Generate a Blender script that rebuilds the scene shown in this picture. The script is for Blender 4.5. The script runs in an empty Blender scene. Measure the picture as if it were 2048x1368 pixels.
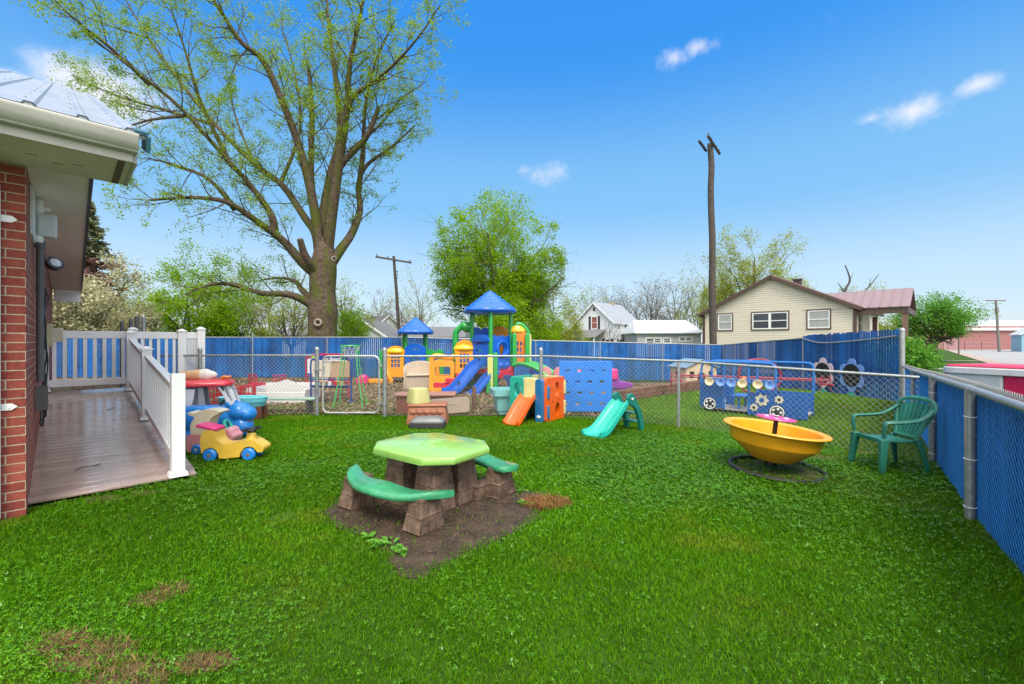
import bpy, bmesh, math, random
import numpy as np
from mathutils import Vector, Matrix
from mathutils.geometry import tessellate_polygon
R = math.radians
C = bpy.context.scene.collection
SC = bpy.context.scene
random.seed(7)
# ---------------------------------------------------------------- camera
CAMH, FPX, CX, CY = 1.6, 880.0, 1024.0, 684.0
cam = bpy.data.cameras.new("camera"); camo = bpy.data.objects.new("camera", cam); C.objects.link(camo)
camo.location = (0, 0, CAMH); camo.rotation_euler = (R(90), 0, 0)
cam.sensor_width = 36; cam.lens = FPX / 2048 * 36; cam.clip_start = .05; cam.clip_end = 2000
SC.camera = camo
# ---------------------------------------------------------------- light
SUN_EL, SUN_AZ = 54, 172      # azimuth the light comes from, clockwise from +Y
world = bpy.data.worlds.new("World"); SC.world = world; world.use_nodes = True
nt = world.node_tree; nt.nodes.clear()
def wn(t, **k):
    n = nt.nodes.new(t)
    for a, b in k.items(): setattr(n, a, b)
    return n
sky = wn('ShaderNodeTexSky', sky_type='NISHITA', sun_disc=False)
sky.sun_elevation = R(SUN_EL); sky.sun_rotation = R(SUN_AZ); sky.air_density = 1.15; sky.dust_density = .55; sky.ozone_density = 2.2
tc = wn('ShaderNodeTexCoord'); sx = wn('ShaderNodeSeparateXYZ'); nt.links.new(tc.outputs['Generated'], sx.inputs[0])
gr = wn('ShaderNodeValToRGB'); gr.color_ramp.interpolation = 'EASE'
for i, (p, c) in enumerate([(0, (.74, .86, 1.0)), (.10, (.58, .80, 1.0)), (.30, (.22, .58, 1.0)), (.56, (.016, .33, 1.0)), (.75, (.01, .27, .92))]):
    e = gr.color_ramp.elements[i] if i < 2 else gr.color_ramp.elements.new(p); e.position = p; e.color = (*c, 1)
nt.links.new(sx.outputs[2], gr.inputs[0])
gv = wn('ShaderNodeVectorMath', operation='SCALE'); gv.inputs['Scale'].default_value = 4.15; nt.links.new(gr.outputs[0], gv.inputs[0])
hs = wn('ShaderNodeMix', data_type='RGBA'); hs.inputs['Factor'].default_value = .85; nt.links.new(sky.outputs[0], hs.inputs['A']); nt.links.new(gv.outputs[0], hs.inputs['B'])
nz = wn('ShaderNodeTexNoise'); nz.inputs['Scale'].default_value = 19; nz.inputs['Detail'].default_value = 7; nz.inputs['Roughness'].default_value = .62
nt.links.new(tc.outputs['Generated'], nz.inputs['Vector'])
prev = None
for (px, py, a, b, s) in [(1350, 116, 46, 30, .62), (1395, 95, 52, 24, .62), (1825, 222, 74, 44, .80), (1740, 238, 60, 20, .42), (1960, 168, 60, 30, .74), (1100, 346, 66, 32, .68), (1050, 340, 50, 20, .42), (205, 185, 130, 80, 1.25), (45, 163, 70, 26, .8)]:
    d = Vector(((px - CX) / FPX, 1, (CY - py) / FPX)); L = d.length; d.normalize()
    vm = wn('ShaderNodeVectorMath', operation='SUBTRACT'); vm.inputs[1].default_value = d
    nt.links.new(tc.outputs['Generated'], vm.inputs[0])
    v2 = wn('ShaderNodeVectorMath', operation='MULTIPLY'); v2.inputs[1].default_value = (FPX * L / a, FPX * L / a, FPX * L / b)
    nt.links.new(vm.outputs[0], v2.inputs[0])
    ln = wn('ShaderNodeVectorMath', operation='LENGTH'); nt.links.new(v2.outputs[0], ln.inputs[0])
    m1 = wn('ShaderNodeMapRange'); m1.inputs[1].default_value = 0; m1.inputs[2].default_value = 1.15; m1.inputs[3].default_value = s; m1.inputs[4].default_value = -.25
    nt.links.new(ln.outputs['Value'], m1.inputs[0])
    if prev is None: prev = m1
    else:
        mx = wn('ShaderNodeMath', operation='MAXIMUM'); nt.links.new(prev.outputs[0], mx.inputs[0]); nt.links.new(m1.outputs[0], mx.inputs[1]); prev = mx
ns = wn('ShaderNodeMath', operation='MULTIPLY_ADD'); ns.inputs[1].default_value = 1.5; ns.inputs[2].default_value = -.74
nt.links.new(nz.outputs[0], ns.inputs[0])
ad = wn('ShaderNodeMath', operation='ADD'); nt.links.new(prev.outputs[0], ad.inputs[0]); nt.links.new(ns.outputs[0], ad.inputs[1])
cl = wn('ShaderNodeMapRange', interpolation_type='SMOOTHSTEP'); cl.inputs[1].default_value = .0; cl.inputs[2].default_value = 1.05; cl.inputs[4].default_value = .92
nt.links.new(ad.outputs[0], cl.inputs[0])
# broken cloud added out of view, overhead and behind, for neutral fill light
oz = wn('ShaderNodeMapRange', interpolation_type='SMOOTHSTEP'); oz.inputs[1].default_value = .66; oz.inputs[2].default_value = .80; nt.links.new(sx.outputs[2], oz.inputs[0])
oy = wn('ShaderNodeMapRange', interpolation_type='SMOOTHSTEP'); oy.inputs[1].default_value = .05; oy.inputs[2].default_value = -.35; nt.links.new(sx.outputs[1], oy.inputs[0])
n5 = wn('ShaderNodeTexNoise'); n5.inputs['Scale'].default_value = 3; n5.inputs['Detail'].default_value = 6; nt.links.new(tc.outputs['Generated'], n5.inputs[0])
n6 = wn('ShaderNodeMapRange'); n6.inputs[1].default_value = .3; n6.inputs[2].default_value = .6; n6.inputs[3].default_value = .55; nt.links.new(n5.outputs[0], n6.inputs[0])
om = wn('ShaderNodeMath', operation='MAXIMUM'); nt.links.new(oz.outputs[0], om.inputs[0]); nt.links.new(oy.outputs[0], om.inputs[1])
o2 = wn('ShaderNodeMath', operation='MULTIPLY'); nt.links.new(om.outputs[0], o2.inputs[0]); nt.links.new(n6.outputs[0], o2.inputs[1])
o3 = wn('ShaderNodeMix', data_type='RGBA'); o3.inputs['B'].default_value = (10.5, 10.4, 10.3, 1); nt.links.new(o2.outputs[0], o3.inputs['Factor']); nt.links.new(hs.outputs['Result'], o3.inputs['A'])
mixc = wn('ShaderNodeMix', data_type='RGBA'); mixc.inputs['B'].default_value = (4.5, 4.5, 4.7, 1)
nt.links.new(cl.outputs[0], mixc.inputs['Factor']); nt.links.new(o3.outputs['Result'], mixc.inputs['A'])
bg = wn('ShaderNodeBackground'); bg.inputs[1].default_value = .12
nt.links.new(mixc.outputs['Result'], bg.inputs[0])
wo = wn('ShaderNodeOutputWorld'); nt.links.new(bg.outputs[0], wo.inputs[0])
sl = bpy.data.lights.new("sun", 'SUN'); slo = bpy.data.objects.new("sun", sl); C.objects.link(slo)
sl.energy = 2.1; sl.angle = R(24); sl.color = (1, .93, .82)
az, el = R(SUN_AZ), R(SUN_EL)
sd = Vector((math.sin(az) * math.cos(el), math.cos(az) * math.cos(el), math.sin(el)))
slo.rotation_euler = sd.to_track_quat('Z', 'Y').to_euler()
SC.view_settings.view_transform = 'Standard'; SC.view_settings.look = 'None'
SC.view_settings.exposure = .92; SC.view_settings.gamma = 1
SC.cycles.max_bounces = 6; SC.cycles.diffuse_bounces = 3; SC.cycles.glossy_bounces = 3; SC.cycles.transmission_bounces = 4; SC.cycles.transparent_max_bounces = 6
SC.cycles.use_denoising = True
# ---------------------------------------------------------------- measuring helpers
def sm(a, b, x):
    t = np.clip((x - a) / (b - a), 0, 1); return t * t * (3 - 2 * t)
def hgt(x, y): return -.30 * sm(-3, 4, np.asarray(x, float)) * sm(13, 20, np.asarray(y, float))
def P(px, py, Y): return Vector(((px - CX) / FPX * Y, Y, CAMH - (py - CY) / FPX * Y))
def G(px, py):
    z = 0.
    for _ in range(12):
        Y = FPX * (CAMH - z) / (py - CY); X = (px - CX) / FPX * Y; z = float(hgt(X, Y))
    return Vector((X, Y, z))
# ---------------------------------------------------------------- materials
MATS = {}
def mat(name, col, rough=.5, var=.12, scale=6., bump=0., bscale=40., metal=0., coat=0., spec=.5, col2=None, isl=0., sheen=0.):
    if name in MATS: return MATS[name]
    m = bpy.data.materials.new(name); m.use_nodes = True; t = m.node_tree; p = t.nodes['Principled BSDF']; N = t.nodes.new; K = t.links.new
    p.inputs['Roughness'].default_value = rough; p.inputs['Metallic'].default_value = metal
    p.inputs['Specular IOR Level'].default_value = spec; p.inputs['Coat Weight'].default_value = coat; p.inputs['Coat Roughness'].default_value = .12
    co = N('ShaderNodeTexCoord'); n = N('ShaderNodeTexNoise'); n.inputs['Scale'].default_value = scale; n.inputs['Detail'].default_value = 6; n.inputs['Roughness'].default_value = .65
    K(co.outputs['Object'], n.inputs['Vector'])
    r = N('ShaderNodeValToRGB'); r.color_ramp.elements[0].position = .3; r.color_ramp.elements[1].position = .7
    a = [c * (1 - var) for c in col]; b = [min(1, c * (1 + var)) for c in col] if col2 is None else list(col2)
    r.color_ramp.elements[0].color = (*a, 1); r.color_ramp.elements[1].color = (*b, 1)
    K(n.outputs[0], r.inputs[0]); last = r.outputs[0]
    if isl:
        g = N('ShaderNodeNewGeometry'); h = N('ShaderNodeHueSaturation'); mr = N('ShaderNodeMapRange')
        mr.inputs[3].default_value = 1 - isl; mr.inputs[4].default_value = 1 + isl
        K(g.outputs['Random Per Island'], mr.inputs[0]); K(mr.outputs[0], h.inputs['Value']); K(last, h.inputs['Color']); last = h.outputs[0]
    K(last, p.inputs['Base Color'])
    rr = N('ShaderNodeMapRange'); rr.inputs[3].default_value = max(.03, rough - .12); rr.inputs[4].default_value = min(1, rough + .12)
    K(n.outputs[0], rr.inputs[0]); K(rr.outputs[0], p.inputs['Roughness'])
    if bump:
        n2 = N('ShaderNodeTexNoise'); n2.inputs['Scale'].default_value = bscale; n2.inputs['Detail'].default_value = 5
        K(co.outputs['Object'], n2.inputs['Vector'])
        bp = N('ShaderNodeBump'); bp.inputs['Strength'].default_value = bump; bp.inputs['Distance'].default_value = .02
        K(n2.outputs[0], bp.inputs['Height']); K(bp.outputs[0], p.inputs['Normal'])
    MATS[name] = m; return m
def lined(name, col, period, depth, axis='Z', rough=.6, var=.06, gap=.12, sheen=0.):
    """boards or laps: a saw-tooth bump with a period along one object axis"""
    m = mat(name, col, rough, var)
    t = m.node_tree; N = t.nodes.new; K = t.links.new; p = t.nodes['Principled BSDF']
    co = N('ShaderNodeTexCoord'); s = N('ShaderNodeSeparateXYZ'); K(co.outputs['Object'], s.inputs[0])
    d = N('ShaderNodeMath'); d.operation = 'DIVIDE'; d.inputs[1].default_value = period; K(s.outputs[axis], d.inputs[0])
    f = N('ShaderNodeMath'); f.operation = 'FRACT'; K(d.outputs[0], f.inputs[0])
    mr = N('ShaderNodeMapRange'); mr.inputs[1].default_value = 0; mr.inputs[2].default_value = gap
    K(f.outputs[0], mr.inputs[0])
    b = N('ShaderNodeBump'); b.inputs['Strength'].default_value = 1; b.inputs['Distance'].default_value = depth
    K(mr.outputs[0], b.inputs['Height']); K(b.outputs[0], p.inputs['Normal'])
    return m
def leafmat(name, col, col2, trans=.45, isl=.35):
    if name in MATS: return MATS[name]
    m = bpy.data.materials.new(name); m.use_nodes = True; t = m.node_tree; N = t.nodes.new; K = t.links.new; p = t.nodes['Principled BSDF']
    g = N('ShaderNodeNewGeometry'); r = N('ShaderNodeValToRGB'); r.color_ramp.elements[0].color = (*col, 1); r.color_ramp.elements[1].color = (*col2, 1)
    K(g.outputs['Random Per Island'], r.inputs[0]); K(r.outputs[0], p.inputs['Base Color']); p.inputs['Roughness'].default_value = .45
    p.inputs['Specular IOR Level'].default_value = .15
    tr = N('ShaderNodeBsdfTranslucent'); K(r.outputs[0], tr.inputs[0]); mx = N('ShaderNodeMixShader'); mx.inputs[0].default_value = trans
    K(p.outputs[0], mx.inputs[1]); K(tr.outputs[0], mx.inputs[2]); K(mx.outputs[0], t.nodes['Material Output'].inputs[0])
    MATS[name] = m; return m
# ---------------------------------------------------------------- mesh builder
def rrect(x0, z0, x1, z1, r, n=4):
    o = []
    for cx, cz, a0 in ((x1 - r, z0 + r, -90), (x1 - r, z1 - r, 0), (x0 + r, z1 - r, 90), (x0 + r, z0 + r, 180)):
        for i in range(n + 1):
            a = R(a0 + 90 * i / n); o.append((cx + r * math.cos(a), cz + r * math.sin(a)))
    return o
def circ(cx, cz, rx, rz=None, n=24, a0=0, a1=360):
    rz = rx if rz is None else rz
    k = n if a1 - a0 >= 360 else n + 1
    return [(cx + rx * math.cos(R(a0 + (a1 - a0) * i / n)), cz + rz * math.sin(R(a0 + (a1 - a0) * i / n))) for i in range(k)]
def spline(pts, k=6):
    """Catmull-Rom through points"""
    pts = [Vector(p) for p in pts]; o = []
    for i in range(len(pts) - 1):
        a = pts[max(i - 1, 0)]; b = pts[i]; c = pts[i + 1]; d = pts[min(i + 2, len(pts) - 1)]
        for j in range(k):
            t = j / k; o.append(.5 * ((2 * b) + (c - a) * t + (2 * a - 5 * b + 4 * c - d) * t * t + (3 * b - a - 3 * c + d) * t ** 3))
    o.append(pts[-1]); return o
def T(x=0, y=0, z=0, rx=0, ry=0, rz=0):
    return Matrix.Translation((x, y, z)) @ Matrix.Rotation(R(rz), 4, 'Z') @ Matrix.Rotation(R(ry), 4, 'Y') @ Matrix.Rotation(R(rx), 4, 'X')
class MB:
    def __init__(s): s.v = []; s.f = []
    def add(s, V, F, M=None):
        o = len(s.v)
        s.v += [tuple(M @ Vector(p)) for p in V] if M is not None else [tuple(p) for p in V]
        s.f += [tuple(i + o for i in f) for f in F]; return s
    def box(s, c, d, M=None, rz=0, taper=1.):
        x, y, z = d[0] / 2, d[1] / 2, d[2] / 2
        V = [(-x, -y, -z), (x, -y, -z), (x, y, -z), (-x, y, -z)] + [(a * taper, b * taper, z) for a, b in ((-x, -y), (x, -y), (x, y), (-x, y))]
        m = T(*c, rz=rz); m = M @ m if M is not None else m
        return s.add(V, [(3, 2, 1, 0), (4, 5, 6, 7), (0, 1, 5, 4), (1, 2, 6, 5), (2, 3, 7, 6), (3, 0, 4, 7)], m)
    def tube(s, pts, r, n=8, closed=False, cap=True, M=None, flat=1.):
        pts = [Vector(p) for p in pts]; k = len(pts); rs = r if hasattr(r, '__len__') else [r] * k
        V = []; F = []; up = None
        for i in range(k):
            a = pts[i - 1] if (i or closed) else pts[0]; b = pts[(i + 1) % k] if (i < k - 1 or closed) else pts[-1]
            d = (b - a).normalized()
            if up is None:
                up = Vector((0, 0, 1)) if abs(d.z) < .9 else Vector((1, 0, 0))
            x = d.cross(up)
            if x.length < 1e-4: x = d.orthogonal()
            x.normalize(); up = x.cross(d).normalized()
            for j in range(n):
                t = 2 * math.pi * j / n; V.append(pts[i] + x * (rs[i] * math.cos(t)) + up * (rs[i] * flat * math.sin(t)))
        for i in range(k if closed else k - 1):
            for j in range(n):
                a = i * n + j; b = i * n + (j + 1) % n; c = ((i + 1) % k) * n + (j + 1) % n; d = ((i + 1) % k) * n + j
                F.append((a, b, c, d))
        if cap and not closed: F.append(tuple(range(n))[::-1]); F.append(tuple((k - 1) * n + j for j in range(n)))
        return s.add(V, F, M)
    def cyl(s, p0, p1, r0, r1=None, n=14, M=None): return s.tube([p0, p1], [r0, r0 if r1 is None else r1], n, M=M)
    def lathe(s, prof, n=24, M=None, sq=None, wob=None):
        V = []; F = []; k = len(prof)
        for (r, z) in prof:
            for j in range(n):
                t = 2 * math.pi * j / n; q = 1
                if sq: q = 1 / (abs(math.cos(t)) ** sq + abs(math.sin(t)) ** sq) ** (1 / sq)
                if wob: q *= wob(t, z)
                V.append((r * q * math.cos(t), r * q * math.sin(t), z))
        for i in range(k - 1):
            for j in range(n): F.append((i * n + j, i * n + (j + 1) % n, (i + 1) * n + (j + 1) % n, (i + 1) * n + j))
        if prof[0][0] > 1e-4: F.append(tuple(range(n))[::-1])
        if prof[-1][0] > 1e-4: F.append(tuple((k - 1) * n + j for j in range(n)))
        return s.add(V, F, M)
    def prism(s, loops, y0, y1, M=None):
        """outline(s) in x,z pushed out along y; the further loops are holes"""
        if not isinstance(loops[0][0], (tuple, list, Vector)): loops = [loops]
        L3 = [[Vector((p[0], p[1], 0)) for p in l] for l in loops]; flat = [p for l in L3 for p in l]; n = len(flat)
        tri = tessellate_polygon(L3) if len(loops) > 1 or len(loops[0]) > 24 else [tuple(range(n))]
        if len(loops) == 1 and len(tri) != 1: tri = tessellate_polygon(L3)
        V = [(p.x, y0, p.y) for p in flat] + [(p.x, y1, p.y) for p in flat]
        F = []
        for t in tri:
            a = sum((flat[t[i]].x * flat[t[(i + 1) % len(t)]].y - flat[t[(i + 1) % len(t)]].x * flat[t[i]].y) for i in range(len(t)))
            t = tuple(t) if a > 0 else tuple(t)[::-1]
            F.append(t); F.append(tuple(i + n for i in t)[::-1])
        o = 0
        for li, l in enumerate(loops):
            a = sum(l[i][0] * l[(i + 1) % len(l)][1] - l[(i + 1) % len(l)][0] * l[i][1] for i in range(len(l)))
            fl = (a > 0) == (li == 0)
            for i in range(len(l)):
                p, q = o + i, o + (i + 1) % len(l)
                F.append((q, p, p + n, q + n) if fl else (p, q, q + n, p + n))
            o += len(l)
        return s.add(V, F, M)
    def sph(s, c, r, n=14, m=9, M=None):
        rx, ry, rz = r if hasattr(r, '__len__') else (r, r, r)
        pr = [(math.sin(math.pi * i / m), -math.cos(math.pi * i / m)) for i in range(m + 1)]
        mm = Matrix.Translation(c) @ Matrix.Diagonal((rx, ry, rz, 1)); mm = M @ mm if M is not None else mm
        pr[0] = (1e-5, -1); pr[-1] = (1e-5, 1)
        return s.lathe(pr, n, mm)
    def torus(s, c, R_, r, n=32, k=8, M=None, a0=0, a1=360):
        full = a1 - a0 >= 360; pts = [(c[0] + R_ * math.cos(R(a0 + (a1 - a0) * i / n)), c[1] + R_ * math.sin(R(a0 + (a1 - a0) * i / n)), c[2]) for i in range(n if full else n + 1)]
        return s.tube(pts, r, k, closed=full, M=M)
    def loft(s, rings, M=None, cap=True):
        n = len(rings[0]); V = [p for r in rings for p in r]; F = []
        for i in range(len(rings) - 1):
            for j in range(n): F.append((i * n + j, i * n + (j + 1) % n, (i + 1) * n + (j + 1) % n, (i + 1) * n + j))
        if cap: F.append(tuple(range(n))[::-1]); F.append(tuple((len(rings) - 1) * n + j for j in range(n)))
        return s.add(V, F, M)
    def build(s, name, m, parent=None, bevel=0., seg=2, smooth=38, sub=0, fix=False):
        me = bpy.data.meshes.new(name); me.from_pydata(s.v, [], s.f); me.update()
        if fix or bevel or sub:
            bm = bmesh.new(); bm.from_mesh(me); bmesh.ops.remove_doubles(bm, verts=bm.verts, dist=1e-5); bmesh.ops.recalc_face_normals(bm, faces=bm.faces); bm.to_mesh(me); bm.free()
        if smooth:
            me.polygons.foreach_set('use_smooth', [True] * len(me.polygons))
            if not sub: me.set_sharp_from_angle(angle=R(smooth))
        me.materials.append(m)
        o = bpy.data.objects.new(name, me); C.objects.link(o)
        if parent is not None: o.parent = parent
        if bevel:
            b = o.modifiers.new('bevel', 'BEVEL'); b.width = bevel; b.segments = seg; b.limit_method = 'ANGLE'; b.angle_limit = R(40)
        if sub:
            b = o.modifiers.new('sub', 'SUBSURF'); b.levels = sub; b.render_levels = sub
        return o
def tag(o, label, cat, group=None, kind=None):
    if label: o['label'] = label
    if cat: o['category'] = cat
    if group: o['group'] = group
    if kind: o['kind'] = kind
    return o
def thing(name, label, cat, loc=(0, 0, 0), rz=0, group=None):
    o = bpy.data.objects.new(name, None); C.objects.link(o); o.location = loc; o.rotation_euler = (0, 0, R(rz)); o.empty_display_size = .2
    return tag(o, label, cat, group)
def struct(name, mb, m, **k):
    o = mb.build(name, m, **k); o['kind'] = 'structure'; return o
def dup(root, loc, rz=None, label=None, group=None, sc=None):
    def cp(o, par):
        c = o.copy(); C.objects.link(c)
        if par is not None: c.parent = par
        for ch in o.children: cp(ch, c)
        return c
    r = cp(root, None); r.location = loc
    if rz is not None: r.rotation_euler = (0, 0, R(rz))
    if label: r['label'] = label
    if group: r['group'] = group
    if sc: r.scale = (sc, sc, sc)
    return r
def npmesh(name, V, sizes, idx, m, parent=None, smooth=False):
    """big meshes straight from arrays"""
    me = bpy.data.meshes.new(name); me.vertices.add(len(V)); me.vertices.foreach_set('co', np.asarray(V, np.float32).ravel())
    idx = np.asarray(idx, np.int32).ravel(); sizes = np.asarray(sizes, np.int32)
    me.loops.add(len(idx)); me.loops.foreach_set('vertex_index', idx)
    me.polygons.add(len(sizes)); me.polygons.foreach_set('loop_start', np.concatenate([[0], np.cumsum(sizes)[:-1]]).astype(np.int32))
    me.update(calc_edges=True); me.validate()
    if smooth: me.polygons.foreach_set('use_smooth', [True] * len(sizes))
    me.materials.append(m); o = bpy.data.objects.new(name, me); C.objects.link(o)
    if parent is not None: o.parent = parent
    return o
RNG = np.random.default_rng(11)
# ================================================================ setting
WHITE = mat('white_vinyl', (.78, .78, .77), .35, .04, 3, bump=.05, bscale=20)
GALV = mat('galvanised_steel', (.33, .35, .35), .42, .22, 14, metal=.55)
def grassmat(name, a, b, dry, rough=.5, trans=.35):
    m = leafmat(name, a, b, trans); t = m.node_tree; N = t.nodes.new; K = t.links.new
    co = N('ShaderNodeTexCoord'); n = N('ShaderNodeTexNoise'); n.inputs['Scale'].default_value = .9; n.inputs['Detail'].default_value = 7; n.inputs['Roughness'].default_value = .68
    K(co.outputs['Object'], n.inputs[0]); mr = N('ShaderNodeMapRange'); mr.inputs[1].default_value = .53; mr.inputs[2].default_value = .74; mr.inputs[4].default_value = .75
    K(n.outputs[0], mr.inputs[0]); mx = N('ShaderNodeMix'); mx.data_type = 'RGBA'; mx.inputs['B'].default_value = (*dry, 1)
    r = [x for x in t.nodes if x.type == 'VALTORGB'][0]; p = t.nodes['Principled BSDF']; tr = [x for x in t.nodes if x.type == 'BSDF_TRANSLUCENT'][0]
    K(mr.outputs[0], mx.inputs['Factor']); K(r.outputs[0], mx.inputs['A'])
    n2 = N('ShaderNodeTexNoise'); n2.inputs['Scale'].default_value = .33; n2.inputs['Detail'].default_value = 3; K(co.outputs['Object'], n2.inputs[0])
    h = N('ShaderNodeHueSaturation'); m2 = N('ShaderNodeMapRange'); m2.inputs[1].default_value = .3; m2.inputs[2].default_value = .7; m2.inputs[3].default_value = .7; m2.inputs[4].default_value = 1.3
    K(n2.outputs[0], m2.inputs[0]); K(m2.outputs[0], h.inputs['Value']); K(mx.outputs['Result'], h.inputs['Color'])
    K(h.outputs[0], p.inputs['Base Color']); K(h.outputs[0], tr.inputs[0]); p.inputs['Roughness'].default_value = rough; p.inputs['Specular IOR Level'].default_value = .10 if trans > .3 else .3
    return m
SOILGREEN = mat('lawn_soil', (.040, .085, .008), .9, .4, 2.5, bump=.6, bscale=60, spec=.1, col2=(.055, .12, .016))
def inpoly(x, y, poly):
    r = np.zeros(len(x), bool); n = len(poly)
    for i in range(n):
        x0, y0 = poly[i][:2]; x1, y1 = poly[(i + 1) % n][:2]
        if y0 == y1: continue
        c = ((y0 > y) != (y1 > y)) & (x < (x1 - x0) * (y - y0) / (y1 - y0) + x0); r ^= c
    return r
def vn(x, y, s, seed=0):
    rg = np.random.default_rng(seed); o = 0
    for k in range(9):
        a = rg.uniform(0, 6.283); f = s * rg.uniform(.5, 2.2); o = o + np.sin((x * np.cos(a) + y * np.sin(a)) * f + rg.uniform(0, 6.28)) * (s / f) ** .5
    return o / 5
def axis(lim, fine, step):
    a = np.arange(-fine, fine + .01, step); b = [];  v = fine; d = step
    while v < lim: d *= 1.3; v += d; b.append(v)
    b = np.array(b); return np.concatenate([-b[::-1], a, b])
gx = axis(700, 24, .5); gy = axis(900, 26, .5)
XX, YY = np.meshgrid(gx, gy); ZZ = hgt(XX, YY); nx, ny = len(gx), len(gy)
ii = np.arange(nx * ny).reshape(ny, nx)
q = np.stack([ii[:-1, :-1], ii[:-1, 1:], ii[1:, 1:], ii[1:, :-1]], -1).reshape(-1, 4)
g = npmesh('ground', np.stack([XX, YY, ZZ], -1).reshape(-1, 3), [4] * len(q), q, SOILGREEN, smooth=True); g['kind'] = 'structure'
def patch(name, poly, dz, m, cell=.12, rag=.0, seed=1, edge=None):
    p = np.array([q[:2] for q in poly]); x0, y0 = p.min(0) - cell; x1, y1 = p.max(0) + cell
    gx = np.arange(x0, x1, cell); gy = np.arange(y0, y1, cell); X, Y = np.meshgrid(gx, gy)
    jx = vn(X, Y, 2.3, seed) * rag; jy = vn(X, Y, 2.6, seed + 5) * rag
    cx, cy = (X + jx + cell / 2)[:-1, :-1], (Y + jy + cell / 2)[:-1, :-1]
    k = inpoly(cx.ravel(), cy.ravel(), poly)
    ii = np.arange(X.size).reshape(X.shape); q = np.stack([ii[:-1, :-1], ii[:-1, 1:], ii[1:, 1:], ii[1:, :-1]], -1).reshape(-1, 4)[k]
    Z = hgt(X, Y) + dz
    V = np.stack([X, Y, Z], -1).reshape(-1, 3); u = np.unique(q); re = np.full(len(V), -1); re[u] = np.arange(len(u))
    o = npmesh(name, V[u], [4] * len(q), re[q], m, smooth=True); o['kind'] = 'structure'; return o
MULCHM = mat('mulch_soil', (.11, .075, .045), .95, .35, 9, bump=.8, bscale=70, spec=.1, col2=(.21, .155, .10))
MULCH = [(-9, 9.62), (1.0, 9.6), (2.3, 9.25), (2.62, 11.5), (6.45, 15.1), (9.6, 18.2), (10.1, 20.9), (-5, 19.6), (-22, 19.5), (-22, 11)]
patch('mulch', MULCH, .012, MULCHM, .15, .12)
MUD = mat('wet_mud', (.030, .020, .012), .6, .3, 7, bump=.9, bscale=45, spec=.3, col2=(.088, .058, .036))
DIRT = [(-1.72, 4.15), (-1.45, 3.78), (-1.05, 3.55), (-.80, 3.2), (-.68, 3.0), (-.50, 2.97), (-.36, 3.2), (-.10, 3.5), (.16, 3.95), (.30, 4.6), (-.3, 5.0), (-1.1, 5.05), (-1.6, 4.6)]
patch('dirt_patch', DIRT, .006, MUD, .04, .16, 3)
RINGC = (3.28, 5.47)
patch('ring_soil', [(RINGC[0] + .49 * math.cos(a), RINGC[1] + .49 * math.sin(a)) for a in np.linspace(0, 6.28, 24)[:-1]], .006, mat('ring_soil', (.055, .04, .02), .9, .4, 8, bump=.6, col2=(.10, .08, .03)), .05)
# street side: along the fence direction
sdv = Vector((.68, .733, 0)); sn = Vector((.733, -.68, 0)); s0 = Vector((36.3, 32.8, -.3))
def sp(a, b): return (s0 + sdv * a + sn * b)
def strip(name, a0, a1, b0, b1, dz, m):
    pts = [sp(a, b) for a in np.linspace(a0, a1, 60) for b in (b0, b1)]
    V = [(p.x, p.y, float(hgt(p.x, p.y)) + dz) for p in pts]; mb = MB(); mb.add(V, [(2 * i, 2 * i + 1, 2 * i + 3, 2 * i + 2) for i in range(59)])
    o = mb.build(name, m); o['kind'] = 'structure'; return o
strip('road', -60, 190, 1.15, 34, .03, mat('road_asphalt', (.30, .295, .28), .75, .18, .6, bump=.2, bscale=12))
strip('pavement', -60, 190, 0, 1.15, .06, mat('pavement', (.36, .27, .22), .8, .12, 1.2))
for a in (-6.5, 14): # front walks of the bungalow
    pts = [sp(a, -22), sp(a + 1.2, -22), sp(a + 1.2, -.02), sp(a, -.02)]
    mb = MB(); mb.add([(p.x, p.y, -.3 + .03) for p in pts], [(0, 1, 2, 3)]); struct('garden_path', mb, mat('concrete', (.42, .40, .36), .85, .1, 2))
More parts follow.
